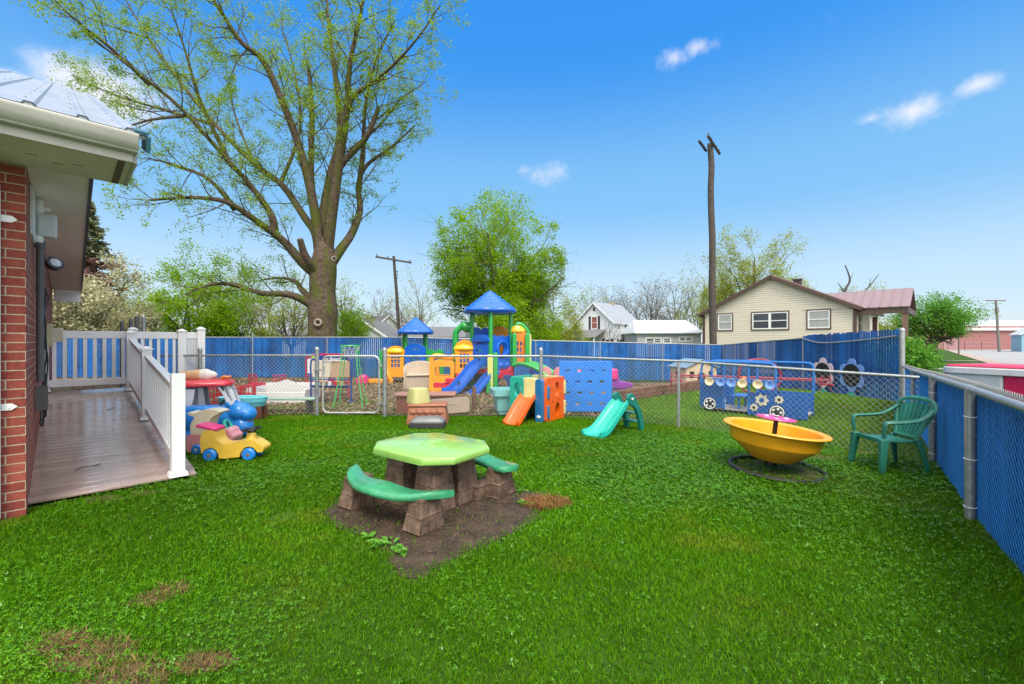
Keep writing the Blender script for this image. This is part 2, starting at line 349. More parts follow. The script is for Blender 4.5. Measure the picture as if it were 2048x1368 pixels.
# ---------------------------------------------------------------- lawn growth (nobody could count it)
GM = grassmat('grass_blades', (.040, .146, .001), (.130, .318, .003), (.24, .25, .02))
GM2 = grassmat('far_grass', (.07, .19, .008), (.17, .32, .016), (.20, .22, .04))
CM = grassmat('clover', (.035, .142, .002), (.112, .31, .004), (.10, .25, .006), rough=.22, trans=.25)
LAWN = [(-6.5, 1.9), (-4.46, 3.98), (-4.6, 4.2), (-3.72, 5.25), (-7.4, 8.8), (-8.2, 9.6), (2.05, 9.3), (3.1, 8.23), (5.62, 5.84), (4.17, 3.94), (1.7, .5), (-5.8, .5)]
BACKLAWN = [(2.2, 9.3), (3.1, 8.23), (5.6, 5.9), (10.12, 11.5), (10.1, 21), (9.7, 18.2), (6.5, 15.0), (2.75, 11.4)]
def blades(x, y, L, w, rng, lean=.55):
    n = len(x); z = hgt(x, y); a = rng.uniform(0, 6.283, n); b = rng.uniform(0, 6.283, n); l = rng.uniform(.15, lean + .35, n) * L
    dx, dy = np.cos(a) * w / 2, np.sin(a) * w / 2; lx, ly = np.cos(b) * l, np.sin(b) * l; h = L * rng.uniform(.55, 1, n)
    V = np.empty((n, 5, 3))
    V[:, 0] = np.stack([x - dx, y - dy, z], -1); V[:, 1] = np.stack([x + dx, y + dy, z], -1)
    V[:, 2] = np.stack([x + dx * .8 + lx * .35, y + dy * .8 + ly * .35, z + h * .6], -1); V[:, 3] = np.stack([x - dx * .8 + lx * .35, y - dy * .8 + ly * .35, z + h * .6], -1)
    V[:, 4] = np.stack([x + lx, y + ly, z + h * .92], -1)
    o = (np.arange(n) * 5)[:, None]
    return V.reshape(-1, 3), np.concatenate([o + np.array([0, 1, 2, 3]), o + np.array([3, 2, 4])], 1), np.tile([4, 3], n)
SPOTS = [(*G(px, py)[:2], r) for px, py, r in ((190, 1312, .16), (300, 1205, .09), (405, 1330, .10), (250, 1362, .17), (120, 1290, .12), (345, 1185, .10), (200, 1000, .16), (290, 985, .12), (1640, 915, .2), (1720, 905, .18))]
SPM = mat('bare_soil', (.085, .05, .025), .95, .3, 9, bump=.8, bscale=60, col2=(.17, .10, .045))
for i, (cx_, cy_, r_) in enumerate(SPOTS):
    patch('bare_soil', [(cx_ + r_ * 1.15 * math.cos(a) * (1 + .2 * math.sin(3 * a + i)), cy_ + r_ * .75 * math.sin(a)) for a in np.linspace(0, 6.28, 22)[:-1]], .007, SPM, .03, .04, i)
def keep_lawn(x, y):
    k = inpoly(x, y, LAWN)
    jx, jy = vn(x, y, 2.3, 3) * .16 + vn(x, y, 12, 4) * .07 + RNG.normal(0, .055, len(x)), vn(x, y, 2.6, 8) * .16 + vn(x, y, 12, 9) * .07 + RNG.normal(0, .055, len(x))
    inside = inpoly(x + jx, y + jy, DIRT) & (RNG.random(len(x)) > .03); k &= ~inside; k &= ~(inpoly(-.7 + (x + jx + .7) / 1.10, 4.05 + (y + jy - 4.05) / 1.10, DIRT) & (RNG.random(len(x)) > .45))
    d = np.hypot(x - RINGC[0], y - RINGC[1]); k &= ~((d < .49) & (RNG.random(len(x)) > .35))
    for cx_, cy_, r_ in SPOTS: k &= ~((np.hypot(x - cx_ + vn(x, y, 9, 5) * r_ * .3, (y - cy_) * 1.5 + vn(x, y, 9, 6) * r_ * .3) < r_) & (RNG.random(len(x)) > .45))
    bare = vn(x, y, 4.2, 21) + vn(x, y, 9., 22) * .6
    k &= ~((bare > 1.05) & (RNG.random(len(x)) > .25)); return k
n = 620000; y = RNG.uniform(1.7, 9.6, n); x = RNG.uniform(-1.25, 1.2, n) * y; k = keep_lawn(x, y); x, y = x[k], y[k]
cm = vn(x, y, 1.3, 40) + vn(x, y, 3.1, 41) * .5
L = RNG.uniform(.024, .052, len(x)) * (1 + .35 * np.clip(vn(x, y, 1.8, 30), -1, 1)) * np.where(cm > .15, .75, 1.1)
V, F, S = blades(x, y, L, np.clip(.0017 * y, .0036, .011) * RNG.uniform(.7, 1.3, len(x)), RNG)
tag(npmesh('lawn_grass', V, S, F, GM), 'short wet green grass covering the front yard lawn', 'grass', kind='stuff')
n = 150000; y = RNG.uniform(5.5, 21, n); x = RNG.uniform(.1, 1.0, n) * y; k = inpoly(x, y, BACKLAWN); x, y = x[k], y[k]
V, F, S = blades(x, y, RNG.uniform(.03, .065, len(x)), np.clip(.0016 * y, .008, .03), RNG)
tag(npmesh('far_lawn_grass', V, S, F, GM2), 'yellow green grass around the blue play bus behind the wire fence', 'grass', kind='stuff')
n = 60000; y = RNG.uniform(1.0, 14, n); x = RNG.uniform(.3, 1.35, n) * (y + 1.5); R_ = np.array([(1.7, .45), (4.25, 3.955), (5.75, 5.86), (10.25, 11.35), (11, 14)]); fx = np.interp(y, R_[:, 1], R_[:, 0]); k = (x > fx + .12) & (x < fx + 4.5); x, y = x[k], y[k]
V, F, S = blades(x, y, RNG.uniform(.03, .07, len(x)), np.clip(.002 * y, .007, .03), RNG)
tag(npmesh('verge_grass', V, S, F, GM), 'grass on the verge outside the right blue fence', 'grass', kind='stuff')
# weeds in the mulch
n = 60000; y = RNG.uniform(9.55, 17, n); x = RNG.uniform(-.95, .62, n) * y; k = inpoly(x, y, MULCH) & (vn(x, y, 1.7, 50) + vn(x, y, 5, 51) * .6 + sm(12, 9.6, y) * .9 > .45); x, y = x[k], y[k]
V, F, S = blades(x, y, RNG.uniform(.03, .09, len(x)), RNG.uniform(.01, .02, len(x)), RNG, .9)
tag(npmesh('mulch_weeds', V, S, F, GM2), 'thin weeds growing through the brown mulch', 'weeds', kind='stuff')
# clover leaflets
n = 150000; y = RNG.uniform(1.7, 7.8, n); x = RNG.uniform(-1.22, 1.15, n) * y; k = keep_lawn(x, y); x, y = x[k], y[k]
cm = vn(x, y, 1.3, 40) + vn(x, y, 3.1, 41) * .5; k = cm + RNG.normal(0, .6, len(x)) > .35; x, y = x[k], y[k]; n = len(x)
zb = RNG.uniform(.022, .052, n); r = RNG.uniform(.0055, .0095, n) * np.clip(y / 3.2, .9, 1.5); a0 = RNG.uniform(0, 6.283, n); tx, ty = RNG.normal(0, .35, n), RNG.normal(0, .35, n)
Vs = []
for j in range(3):
    a = a0 + j * 2.094; ca, sa = np.cos(a), np.sin(a)
    for (u, v) in ((.1, 0), (.9, -.62), (1.55, 0), (.9, .62)):
        px_, py_ = (u * ca - v * sa) * r, (u * sa + v * ca) * r
        Vs.append(np.stack([x + px_, y + py_, zb + px_ * tx + py_ * ty - .25 * u * r], -1))
V = np.stack(Vs, 1).reshape(-1, 3); F = np.arange(len(V)).reshape(-1, 4)
tag(npmesh('clover', V, [4] * len(F), F, CM), 'low glossy clover leaves spread through the lawn', 'clover', kind='stuff')
# wood chips
n = 42000; y = RNG.uniform(9.6, 19.4, n); x = RNG.uniform(-1.0, .75, n) * y; k = inpoly(x, y, MULCH); x, y = x[k], y[k]; n = len(x)
a = RNG.uniform(0, 6.283, n); l = RNG.uniform(.02, .055, n); w = RNG.uniform(.008, .02, n); z = hgt(x, y) + .02 + RNG.uniform(0, .02, n); t = RNG.normal(0, .4, n)
ca, sa = np.cos(a), np.sin(a)
V = np.stack([np.stack([x + u * l * ca - v * w * sa, y + u * l * sa + v * w * ca, z + u * l * t + v * w * .3], -1) for u, v in ((-1, -1), (1, -1), (1, 1), (-1, 1))], 1).reshape(-1, 3)
tag(npmesh('wood_chips', V, [4] * n, np.arange(4 * n), mat('wood_chips', (.215, .155, .095), .9, .2, 3, isl=.55, spec=.1)), 'scattered light brown wood chips over the play yard', 'wood chips', kind='stuff')
# crumbs of soil on the dirt patch, straw on the bare spots
n = 9000; x = RNG.uniform(-1.8, .35, n); y = RNG.uniform(2.75, 5.1, n); k = inpoly(x, y, DIRT); x, y = x[k], y[k]; n = len(x); s = RNG.uniform(.003, .011, n) * RNG.uniform(.5, 1.4, n)
o8 = np.array([(1, 0, 0), (-.5, .87, 0), (-.5, -.87, 0), (0, 0, 1)]); V = np.stack([x, y, np.full(n, .005)], -1)[:, None, :] + o8[None] * s[:, None, None] * RNG.uniform(.6, 1.4, (n, 4, 1)); fi = np.array([(0, 1, 3), (1, 2, 3), (2, 0, 3)]); F = (np.arange(n)[:, None, None] * 4 + fi[None]).reshape(-1, 3)
tag(npmesh('soil_crumbs', V.reshape(-1, 3), [3] * len(F), F, mat('soil_crumbs', (.06, .042, .028), .9, .3, 5, isl=.6)), 'small crumbs of soil scattered over the bare dirt', 'soil', kind='stuff')
xs, ys = [], []
for cx_, cy_, r_ in SPOTS[:6]: m_ = int(5000 * r_); a = RNG.uniform(0, 6.283, m_); q = np.sqrt(RNG.random(m_)) * r_; xs.append(cx_ + q * np.cos(a) * 1.2); ys.append(cy_ + q * np.sin(a) * .8)
x, y = np.concatenate(xs), np.concatenate(ys); V, F, S = blades(x, y, RNG.uniform(.02, .06, len(x)), RNG.uniform(.003, .005, len(x)), RNG, 1.1)
tag(npmesh('straw', V, S, F, mat('dry_straw', (.18, .12, .04), .9, .3, 9, isl=.5)), 'dry straw lying over the worn brown spots of the lawn', 'dead grass', kind='stuff')
# rusty straw clump and broad leaved weeds by the table
n = 2600; a = RNG.uniform(0, 6.283, n); rr = np.sqrt(RNG.random(n)); x = .34 + rr * np.cos(a) * .24; y = 4.33 + rr * np.sin(a) * .17
V, F, S = blades(x, y, RNG.uniform(.03, .09, n), RNG.uniform(.003, .006, n), RNG, 1.0)
tag(npmesh('dead_grass', V, S, F, mat('dead_grass', (.22, .10, .03), .9, .3, 9, isl=.4)), 'clump of rusty dead grass beside the picnic table', 'dead grass', kind='stuff')
def weed(p, s, seed, label):
    rg = np.random.default_rng(seed); mb = MB()
    for i in range(int(14 * s) + 6):
        a = rg.uniform(0, 6.28); l = rg.uniform(.03, .075); w = l * .34; up = rg.uniform(.2, .9)
        m = T(p[0] + rg.normal(0, .03 * s), p[1] + rg.normal(0, .03 * s), 0, rz=math.degrees(a)) @ Matrix.Rotation(-up, 4, 'Y')
        mb.add([(0, 0, .01), (l * .4, -w, .015), (l * .8, -w * .8, .01), (l, 0, -.01), (l * .8, w * .8, .01), (l * .4, w, .015)], [(0, 1, 2, 3), (0, 3, 4, 5)], m)
    tag(mb.build('weed', leafmat('weed_leaf', (.07, .24, .02), (.16, .38, .05), .3)), label, 'weed', 'broad leaved weeds by the bare dirt')
weed(G(762, 1092), 1.6, 1, 'large broad leaved weed at the near left edge of the bare dirt')
weed(G(738, 1078), .7, 2, 'small weed left of the large weed by the bare dirt')
weed(G(800, 1105), .8, 3, 'small weed right of the large weed, at the tip of the bare dirt')
weed(G(1050, 1010), .8, 4, 'low weed in front of the rusty dead grass clump')
weed(G(1040, 985), .6, 5, 'tiny weed against the right leg of the picnic table')
# ================================================================ brick building, ramp, railings
uv = Vector((-.714, .70, 0)); vv = Vector((.70, .714, 0)); UANG = math.degrees(math.atan2(.714, .70))   # local x = across (v), local y = along (u)
def brickmat():
    m = mat('red_brick', (.30, .06, .04), .8, .25, 8, spec=.3); t = m.node_tree; N = t.nodes.new; K = t.links.new; p = t.nodes['Principled BSDF']
    co = N('ShaderNodeTexCoord'); s = N('ShaderNodeSeparateXYZ'); K(co.outputs['Object'], s.inputs[0]); ad = N('ShaderNodeMath'); K(s.outputs[0], ad.inputs[0]); K(s.outputs[1], ad.inputs[1])
    cb = N('ShaderNodeCombineXYZ'); K(ad.outputs[0], cb.inputs[0]); K(s.outputs[2], cb.inputs[1])
    b = N('ShaderNodeTexBrick'); b.inputs['Scale'].default_value = 1; b.inputs['Brick Width'].default_value = .245; b.inputs['Row Height'].default_value = .084; b.inputs['Mortar Size'].default_value = .0055
    b.inputs['Color1'].default_value = (.22, .045, .033, 1); b.inputs['Color2'].default_value = (.33, .082, .052, 1); b.inputs['Mortar'].default_value = (.42, .33, .24, 1); b.inputs['Bias'].default_value = -.1
    K(cb.outputs[0], b.inputs['Vector']); n = N('ShaderNodeTexNoise'); n.inputs['Scale'].default_value = 30; n.inputs['Detail'].default_value = 6; K(co.outputs['Object'], n.inputs[0])
    mx = N('ShaderNodeMix'); mx.data_type = 'RGBA'; mx.blend_type = 'OVERLAY'; mx.inputs['Factor'].default_value = .5; K(b.outputs[0], mx.inputs['A']); K(n.outputs[0], mx.inputs['B'])
    K(mx.outputs['Result'], p.inputs['Base Color']); bp = N('ShaderNodeBump'); bp.inputs['Strength'].default_value = .8; bp.inputs['Distance'].default_value = .006; bp.invert = True
    K(b.outputs['Fac'], bp.inputs['Height']); K(bp.outputs[0], p.inputs['Normal']); return m
BR = brickmat()
CREAM = mat('cream_metal', (.42, .41, .35), .5, .12, 2.2, col2=(.50, .49, .43))
SOFF = mat('soffit', (.62, .60, .52), .7, .1, 1.6)
DARKB = mat('dark_trim', (.03, .045, .055), .5)
b = thing('brick_building', 'red brick building with pale metal roof and wide eaves beside the ramp', 'building', (-4.43, 4.01, 0), UANG)
# local: x = v (towards the ramp), y = u (along the side wall)
WH = 3.24
mb = MB(); mb.box((-2.2, 7, WH / 2 - .05), (4.4, 14, WH + .1)); mb.build('wall', BR, b)
mb = MB(); mb.prism([(.9, 3.30), (9.0, 7.05), (14, 4.9), (14, 3.30)], -.16, -.03, Matrix.Rotation(R(90), 4, 'Z')); mb.build('gable_wall', lined('white_siding', (.72, .73, .72), .12, .012), b)
sl_ = .43
roof = MB(); rz = 3.385
ang = math.atan(sl_); RL = 9.0 / math.cos(ang)
rm = T(-2.4, -.92, rz) @ Matrix.Rotation(ang, 4, 'X')
roof.box((0, RL / 2, .02), (6.30, RL, .03), rm)
for i in range(22):
    x = 3.10 - .05 - i * .3
    if x > -3.1: roof.prism([(x - .035, .035), (x - .018, .058), (x + .018, .058), (x + .035, .035)], 0, RL, rm)
for i in range(22):
    for j in range(9):
        x = 3.10 - .11 - i * .3
        if x > -3.1: roof.cyl((x, .12 + j * 1.05, .03), (x, .12 + j * 1.05, .05), .012, n=6, M=rm)
rm2 = T(-2.4, -.92 + 9.0, rz + 9 * sl_) @ Matrix.Rotation(-ang, 4, 'X'); roof.box((0, 4, .02), (6.3, 8, .03), rm2)
roof.build('roof', mat('pale_metal_roof', (.42, .44, .47), .32, .1, 4, metal=.4), b)
mb = MB(); mb.box((3.165, .12, -.03), (.03, .36, .13), rm); mb.box((3.12, .10, .06), (.10, .26, .02), rm); mb.build('verge_trim', mat('teal_trim', (.03, .12, .17), .4), b)
mb = MB(); mb.box((-2.4, -.90, 3.42), (6.2, .05, .03)); 
for i in range(22):
    x = -2.4 + 3.05 - i * .3; mb.prism([(x - .05, 3.425), (x - .025, 3.46), (x + .025, 3.46), (x + .05, 3.425)], -.93, -.88)
mb.build('roof_edge', DARKB, b)
g_ = MB(); pr = [(-.86, 3.405), (-.995, 3.405), (-1.0, 3.39), (-.995, 3.375), (-.985, 3.335), (-.96, 3.29), (-.935, 3.275), (-.93, 3.26), (-.86, 3.26)]
g_.prism([(y, z) for y, z in pr], -.70, 5.55, Matrix.Rotation(R(90), 4, 'Z')); g_.build('gutter', mat('cream_gutter', (.40, .39, .33), .4, .1, 2, col2=(.50, .49, .43)), b, bevel=.006)
mb = MB(); mb.box((-2.42, -.845, 3.245), (6.18, .03, .12)); mb.box((.685, -.42, 3.28), (.03, .82, .18)); mb.build('fascia', CREAM, b, bevel=.004)
mb = MB(); mb.box((-2.425, -.42, 3.215), (6.19, .82, .03)); mb.build('soffit', SOFF, b)
mb = MB()
for x, y in ((.2, -.3), (.33, -.38), (-.15, -.5), (.05, -.42)): mb.box((x, y, 3.198), (.07, .006, .004))
mb.box((.60, -.42, 3.197), (.05, .80, .006)); mb.build('soffit_stain', mat('stain', (.16, .12, .09), .9), b)
# side eave over the ramp
mb = MB(); mb.add([(x, y, z) for z in (3.225, 3.26) for x, y in ((.002, .02), (.42, .02), (.63, 13.9), (.002, 13.9))], [(3, 2, 1, 0), (4, 5, 6, 7), (0, 1, 5, 4), (1, 2, 6, 5), (2, 3, 7, 6)]); mb.build('side_soffit', mat('pale_soffit', (.84, .80, .74), .7, .05, 1.6), b)
mb = MB(); mb.box((.54, 7.0, 3.33), (.03, 13.85, .24), rz=-.87); mb.build('drip_edge', DARKB, b)
mb = MB(); mb.box((.33, 14.0, 3.06), (.60, .10, .36)); mb.build('header', WHITE, b)
mb = MB(); mb.box((.012, 1.2, 2.95), (.02, 1.1, .5)); mb.build('wall_board', mat('white_board', (.70, .71, .70), .6), b)
mb = MB(); mb.tube([(-.185, -.04, 0.05), (-.185, -.05, .25), (-.185, -.05, 2.9), (-.185, -.25, 3.1), (-.185, -.8, 3.2)], .038, 8); 
mb.tube([(-.185, -.05, .30), (-.21, -.12, .12)], .04, 8); mb.build('downspout', WHITE, b)
for z in (1.02, 2.70):
    mb = MB(); mb.prism([(-.062, -.03), (.015, -.03), (.05, 0), (.015, .03), (-.062, .03)], -.012, -.002, T(-.10, 0, z)); mb.cyl((-.10, -.012, z), (-.10, -.018, z), .012, n=8); mb.build('pipe_strap', WHITE, b)
mb = MB(); mb.cyl((.05, 1.30, 2.72), (.05, 1.30, 3.2), .035); mb.box((.08, 1.30, 3.1), (.12, .02, .04)); mb.build('white_conduit', WHITE, b)
mb = MB(); mb.cyl((.055, 1.32, 1.15), (.055, 1.32, 2.72), .032); mb.cyl((.055, 1.32, 2.66), (.055, 1.32, 2.74), .045); mb.tube([(.05, 2.2, 1.1), (.06, 2.2, 1.5), (.04, 2.25, 2.0)], .02, 6); mb.box((.06, 1.75, .93), (.10, .16, .28)); mb.build('grey_conduit', mat('grey_conduit', (.10, .10, .10), .6), b)
mb = MB(); mb.box((.11, 1.34, 2.92), (.16, .18, .27)); mb.build('meter_box', mat('grey_box', (.55, .56, .57), .45), b, bevel=.025, seg=3)
fl = MB(); fm = T(.17, 1.74, 2.56) @ Matrix.Rotation(R(60), 4, 'X') @ Matrix.Rotation(R(25), 4, 'Y'); fl.lathe([(.04, -.10), (.075, -.06), (.085, 0), (.085, .01), (.075, .012)], 20, fm); fl.cyl((.05, 1.66, 2.60), (.15, 1.78, 2.54), .014)
f1 = fl.build('floodlight', mat('black_metal', (.02, .02, .022), .4), b)
mb = MB(); mb.lathe([(.001, .02), (.05, .014), (.074, 0)], 20, fm); mb.build('lens', mat('lamp_glass', (.55, .56, .54), .15), f1)
for (x, y, z, s, c) in ((.07, 3.6, 1.70, (.12, .22, .34), (.42, .40, .25)), (.13, 5.2, 1.72, (.22, .16, .24), (.50, .48, .36))):
    mb = MB(); mb.box((x, y, z), s); mb.build('utility_box', mat('box_%g' % c[0], c, .5), b, bevel=.01)
for k in range(4):
    rg = random.Random(k); pts = [(.05, 1.5 + .3 * k, 2.3)] + [(.03 + rg.uniform(0, .07), 1.8 + .45 * k + rg.uniform(-.2, .2), 2.2 - .4 * i) for i in range(5)] + [(.03, 2.4 + .5 * k, .55)]
    mb = MB(); mb.tube(spline(pts, 4), .009, 5); mb.build('cable', mat('cable', (.02, .02, .02), .5), b)
# ---------------------------------------------------------------- ramp
rp = thing('ramp', 'brown composite board ramp rising beside the brick wall', 'ramp', (-4.66, 4.24, 0), UANG)
SL = .116; RLEN = 5.45
def rz_(s): return .055 + SL * min(max(s, 0), RLEN)
ra = math.atan(SL)
rmx = Matrix.Translation((0, 0, .055)) @ Matrix.Rotation(ra, 4, 'X')
deck = mat('deck_board', (.34, .245, .205), .27, .12, 1.3, spec=.7, isl=.14, coat=.7)
mb = MB(); nb = 39; wb = RLEN / nb / math.cos(ra)
for i in range(nb):
    jx = random.uniform(-.006, .006); mb.box((.66 + jx, (i + .5) * wb, -.013 + random.uniform(-.001, .001)), (1.36, wb - .012, .026), rmx)
mb.build('deck', deck, rp, bevel=.003, seg=1)
mb = MB(); mb.prism([(0, -.05), (5.4, -.05), (5.4, .60), (0, .0)], 1.30, 1.335, Matrix.Rotation(R(90), 4, 'Z') @ Matrix.Scale(-1, 4, (0, 1, 0))); mb.build('side_skirt', deck, rp, fix=True)
mb = MB(); mb.box((.66, RLEN - .03, .28), (1.34, .04, .6)); mb.build('joist', mat('dark_joist', (.05, .04, .035), .9), rp)
def twig(p, s, rz, label):
    mb = MB(); a = [(0, 0, 0), (.06, .02, .012), (.13, 0, .008), (.2, .03, .012)]; mb.tube(a, .0045, 5); mb.tube([(.13, 0, .008), (.17, -.05, .01)], .003, 5); mb.tube([(0, 0, 0), (-.02, -.05, .0)], .004, 5)
    o = mb.build('twig', mat('twig_bark', (.03, .02, .018), .8)); w = Matrix.Translation(Vector((-4.66, 4.24, 0)) + vv * p[0] + uv * p[1] + Vector((0, 0, rz_(p[1]) + .012))) @ Matrix.Rotation(R(rz), 4, 'Z') @ Matrix.Scale(s, 4); o.matrix_world = w
    tag(o, label, 'twig', 'twigs lying on the ramp')
twig((.35, .75), 1.0, 50, 'forked dark twig lying on the near end of the ramp')
twig((.75, 3.6), .8, 100, 'thin twig lying on the upper half of the ramp')
rg = random.Random(3)
lm = mat('dead_leaf', (.12, .06, .03), .8, .3)
for k, w in enumerate(('near the ramp foot', 'in the middle of the ramp', 'by the middle railing post')):
    x, y = ((.55, 1.2), (.65, 2.2), (.95, 2.9))[k]
    mb = MB(); mb.add([(0, -.012, .001), (.025, -.004, .008), (.05, 0, .003), (.025, .014, .006)], [(0, 1, 2, 3)]); o = mb.build('dead_leaf', lm); pw = Vector((-4.66, 4.24, 0)) + vv * x + uv * y; o.location = (pw.x, pw.y, rz_(y) + .012); o.rotation_euler = (0, 0, k)
    tag(o, 'small dead leaf lying on the boards ' + w, 'leaf', 'dead leaves on the ramp')
# ---------------------------------------------------------------- white railings
def newel(par, x, y, z0, h, w=.127, cap=True):
    mb = MB(); mb.box((x, y, z0 + h / 2), (w, w, h)); mb.box((x, y, z0 + .025), (w + .06, w + .06, .05), taper=.85)
    p = mb.build('post', WHITE, par, bevel=.004)
    if not cap: return
    mb = MB(); mb.box((x, y, z0 + h + .012), (w + .03, w + .03, .024)); mb.box((x, y, z0 + h + .042), (w + .01, w + .01, .036), taper=.35); mb.build('cap', WHITE, p, bevel=.003)
rl = thing('ramp_railing', 'white vinyl railing sloping up along the open side of the ramp', 'railing', (-4.66, 4.24, 0), UANG)
RX = 1.16; PY = (.02, 2.72, 5.10); PH = (1.175, 1.10, 1.12)
for y, h in zip(PY, PH): newel(rl, RX, y, rz_(y) + .003, h, cap=y > 1)
for i in range(2):
    y0, y1 = PY[i] + .065, PY[i + 1] - .065; Lr = (y1 - y0) / math.cos(ra); m0 = T(RX, y0, rz_(y0)) @ Matrix.Rotation(ra, 4, 'X')
    mb = MB(); mb.box((0, Lr / 2, 1.01), (.09, Lr, .045), m0); mb.box((0, Lr / 2, .97), (.05, Lr, .06), m0); mb.build('top_rail', WHITE, rl, bevel=.006)
    mb = MB(); mb.box((0, Lr / 2, .16), (.05, Lr, .09), m0); mb.build('bottom_rail', WHITE, rl, bevel=.006)
    nbal = 15 if i == 0 else 14
    for k in range(nbal):
        y = y0 + (k + .7) / (nbal + .4) * (y1 - y0); z = rz_(y); mb = MB(); mb.box((RX, y, z + .56), (.034, .034, .78)); mb.build('baluster', WHITE, rl)
br = thing('landing_railing', 'white vinyl railing of wide pickets across the top of the ramp', 'railing', (-4.66, 4.24, 0), UANG)
BY, bz = 5.42, .69
for x, h in ((-.02, 1.15), (1.22, 1.15)): newel(br, x, BY, bz, h, .14)
mb = MB(); mb.box((.60, BY, bz + 1.05), (1.10, .05, .14)); mb.build('top_rail', WHITE, br, bevel=.006)
mb = MB(); mb.box((.60, BY, bz + .14), (1.10, .05, .13)); mb.build('bottom_rail', WHITE, br, bevel=.006)
for k in range(8):
    mb = MB(); mb.box((.12 + k * .136, BY, bz + .60), (.055, .022, .80)); mb.build('picket', WHITE, br)
gt = thing('railing_gate', 'white vinyl gate and pickets right of the ramp top, before the blue fence', 'gate', (-4.66, 4.24, 0), UANG)
for x, h, zb in ((2.02, 1.13, .1), (2.36, 1.18, .1)): newel(gt, x, BY, zb, h + bz - .1, .14)
mb = MB(); mb.box((1.62, BY, bz + 1.05), (.68, .05, .14)); mb.box((2.19, BY, bz + 1.05), (.2, .05, .14)); mb.build('top_rail', WHITE, gt, bevel=.006)
for k in range(5):
    mb = MB(); mb.box((1.37 + k * .13, BY, bz + .45), (.05, .022, 1.1)); mb.build('picket', WHITE, gt)
mb = MB()
for k in range(7): mb.box((2.10 + k * .029, BY, bz + .45), (.02, .03, 1.1))
mb.build('slat_panel', WHITE, gt)
# ================================================================ fences
WIRE = mat('fence_wire', (.27, .28, .27), .6, .1, 20, metal=.1, spec=.25)
SLAT = mat('blue_slat', (.0018, .075, .29), .6, .25, 1.4, isl=.3, col2=(.004, .13, .44), spec=.12)
FWIRE = mat('fence_wire_far', (.16, .22, .34), .5, .15, 20)
BWIRE = mat('blue_wire', (.03, .22, .55), .4, .15, 12)
def wires(mb, p0, p1, b0, b1, t0, t1, dx=.085, r=.0019, knuckle=True, off=0.):
    """diamond mesh between two posts: two families of straight wires, clipped to the bay"""
    p0, p1 = Vector(p0[:2]).to_3d(), Vector(p1[:2]).to_3d(); L = (p1 - p0).length; d = (p1 - p0) / L; nn = Vector((-d.y, d.x, 0)); H = min(t0 - b0, t1 - b1)
    def at(s, z, o):
        f = s / L; b = b0 + (b1 - b0) * f; t = t0 + (t1 - t0) * f; return p0 + d * s + nn * (o + off) + Vector((0, 0, b + (t - b) * z / H))
    k = int((L + H) / dx) + 1
    for fam in (0, 1):
        for i in range(k + 1):
            s = i * dx - (H if fam == 0 else 0)
            # z = (x - s) or (s - x)
            xa, xb = max(0, s), min(L, s + H) if fam == 0 else min(L, s)
            if fam == 1: xa = max(0, s - H)
            if xb - xa < .02: continue
            za, zb = (xa - s, xb - s) if fam == 0 else (s - xa, s - xb)
            o = .003 if fam == 0 else -.003
            mb.tube([at(xa, za, o), at(xb, zb, o)], r, 4, cap=False)
    if knuckle:
        for i in range(int(L / dx)):
            s = (i + .25) * dx; mb.tube([at(s, H, 0), at(s + dx * .25, H + .035, 0), at(s + dx * .5, H, 0)], r, 3, cap=False)
def post(par, p, z0, z1, r, dome=True, label=None):
    mb = MB(); mb.cyl((p[0], p[1], z0), (p[0], p[1], z1), r, n=14); o = mb.build('post', GALV, par)
    if dome:
        mb = MB(); mb.lathe([(r * 1.15, 0), (r * 1.15, .035), (r * .95, .055), (r * .5, .075), (.002, .08)], 14, T(p[0], p[1], z1 - .01)); mb.build('cap', GALV, o)
    return o
def tie(par, p, z, r):
    mb = MB(); mb.torus((0, 0, 0), r + .004, .004, 16, 5, M=T(p[0], p[1], z, rx=4)); mb.build('wire_tie', WHITE, par)
# ---- wire fence across the yard
F = [(-6.70, 9.45), (-4.21, 9.50), (-2.69, 9.30), (.62, 9.42), (3.115, 8.23), (5.52, 5.96)]
FT = [1.31, 1.31, 1.30, 1.30, 1.245, 1.12]; FB = [0, 0, 0, 0, 0, 0]
f1 = thing('chain_link_fence', 'low bare chain link fence left of the wire gate', 'fence')
post(f1, F[0], 0, 1.42, .04); post(f1, F[1], 0, 1.43, .043)
mb = MB(); mb.cyl((F[0][0] - .9, F[0][1], 1.31), (F[1][0], F[1][1], 1.31), .021); mb.build('top_rail', GALV, f1)
mb = MB(); wires(mb, F[0], F[1], .04, .04, 1.31, 1.31); wires(mb, (F[0][0] - .9, F[0][1]), F[0], .04, .04, 1.31, 1.31); mb.build('wire_mesh', WIRE, f1)
f2 = thing('chain_link_fence', 'low bare chain link fence running from the gate to the green chair', 'fence')
for i, (r, zt) in ((2, (.045, 1.42)), (3, (.04, 1.42)), (4, (.03, 1.22))): post(f2, F[i], 0, zt, r, i != 4)
for i in (2, 3, 4):
    mb = MB(); mb.cyl((*F[i], FT[i]), (*F[i + 1], FT[i + 1]), .021); mb.build('top_rail', GALV, f2)
    mb = MB(); wires(mb, F[i], F[i + 1], .04, .03, FT[i], FT[i + 1]); mb.build('wire_mesh', WIRE, f2)
for i in (2, 3):
    for z in (.25, .62, 1.0):
        mb = MB(); mb.cyl((*F[i], z), (*F[i], z + .03), .05); mb.build('band', GALV, f2)
gt = thing('chain_link_gate', 'small chain link gate in a rounded grey pipe frame', 'gate')
Yg = 9.38; x0, x1, z0, z1 = -4.03, -2.83, .09, 1.30
ol = rrect(x0, z0, x1, z1, .12, 5); mb = MB(); mb.tube([(x, Yg, z + (.0 if z < .7 else 0)) for x, z in ol], .021, 8, closed=True); mb.build('frame', mat('bright_pipe', (.44, .45, .43), .4, .12, 9, metal=.4), gt)
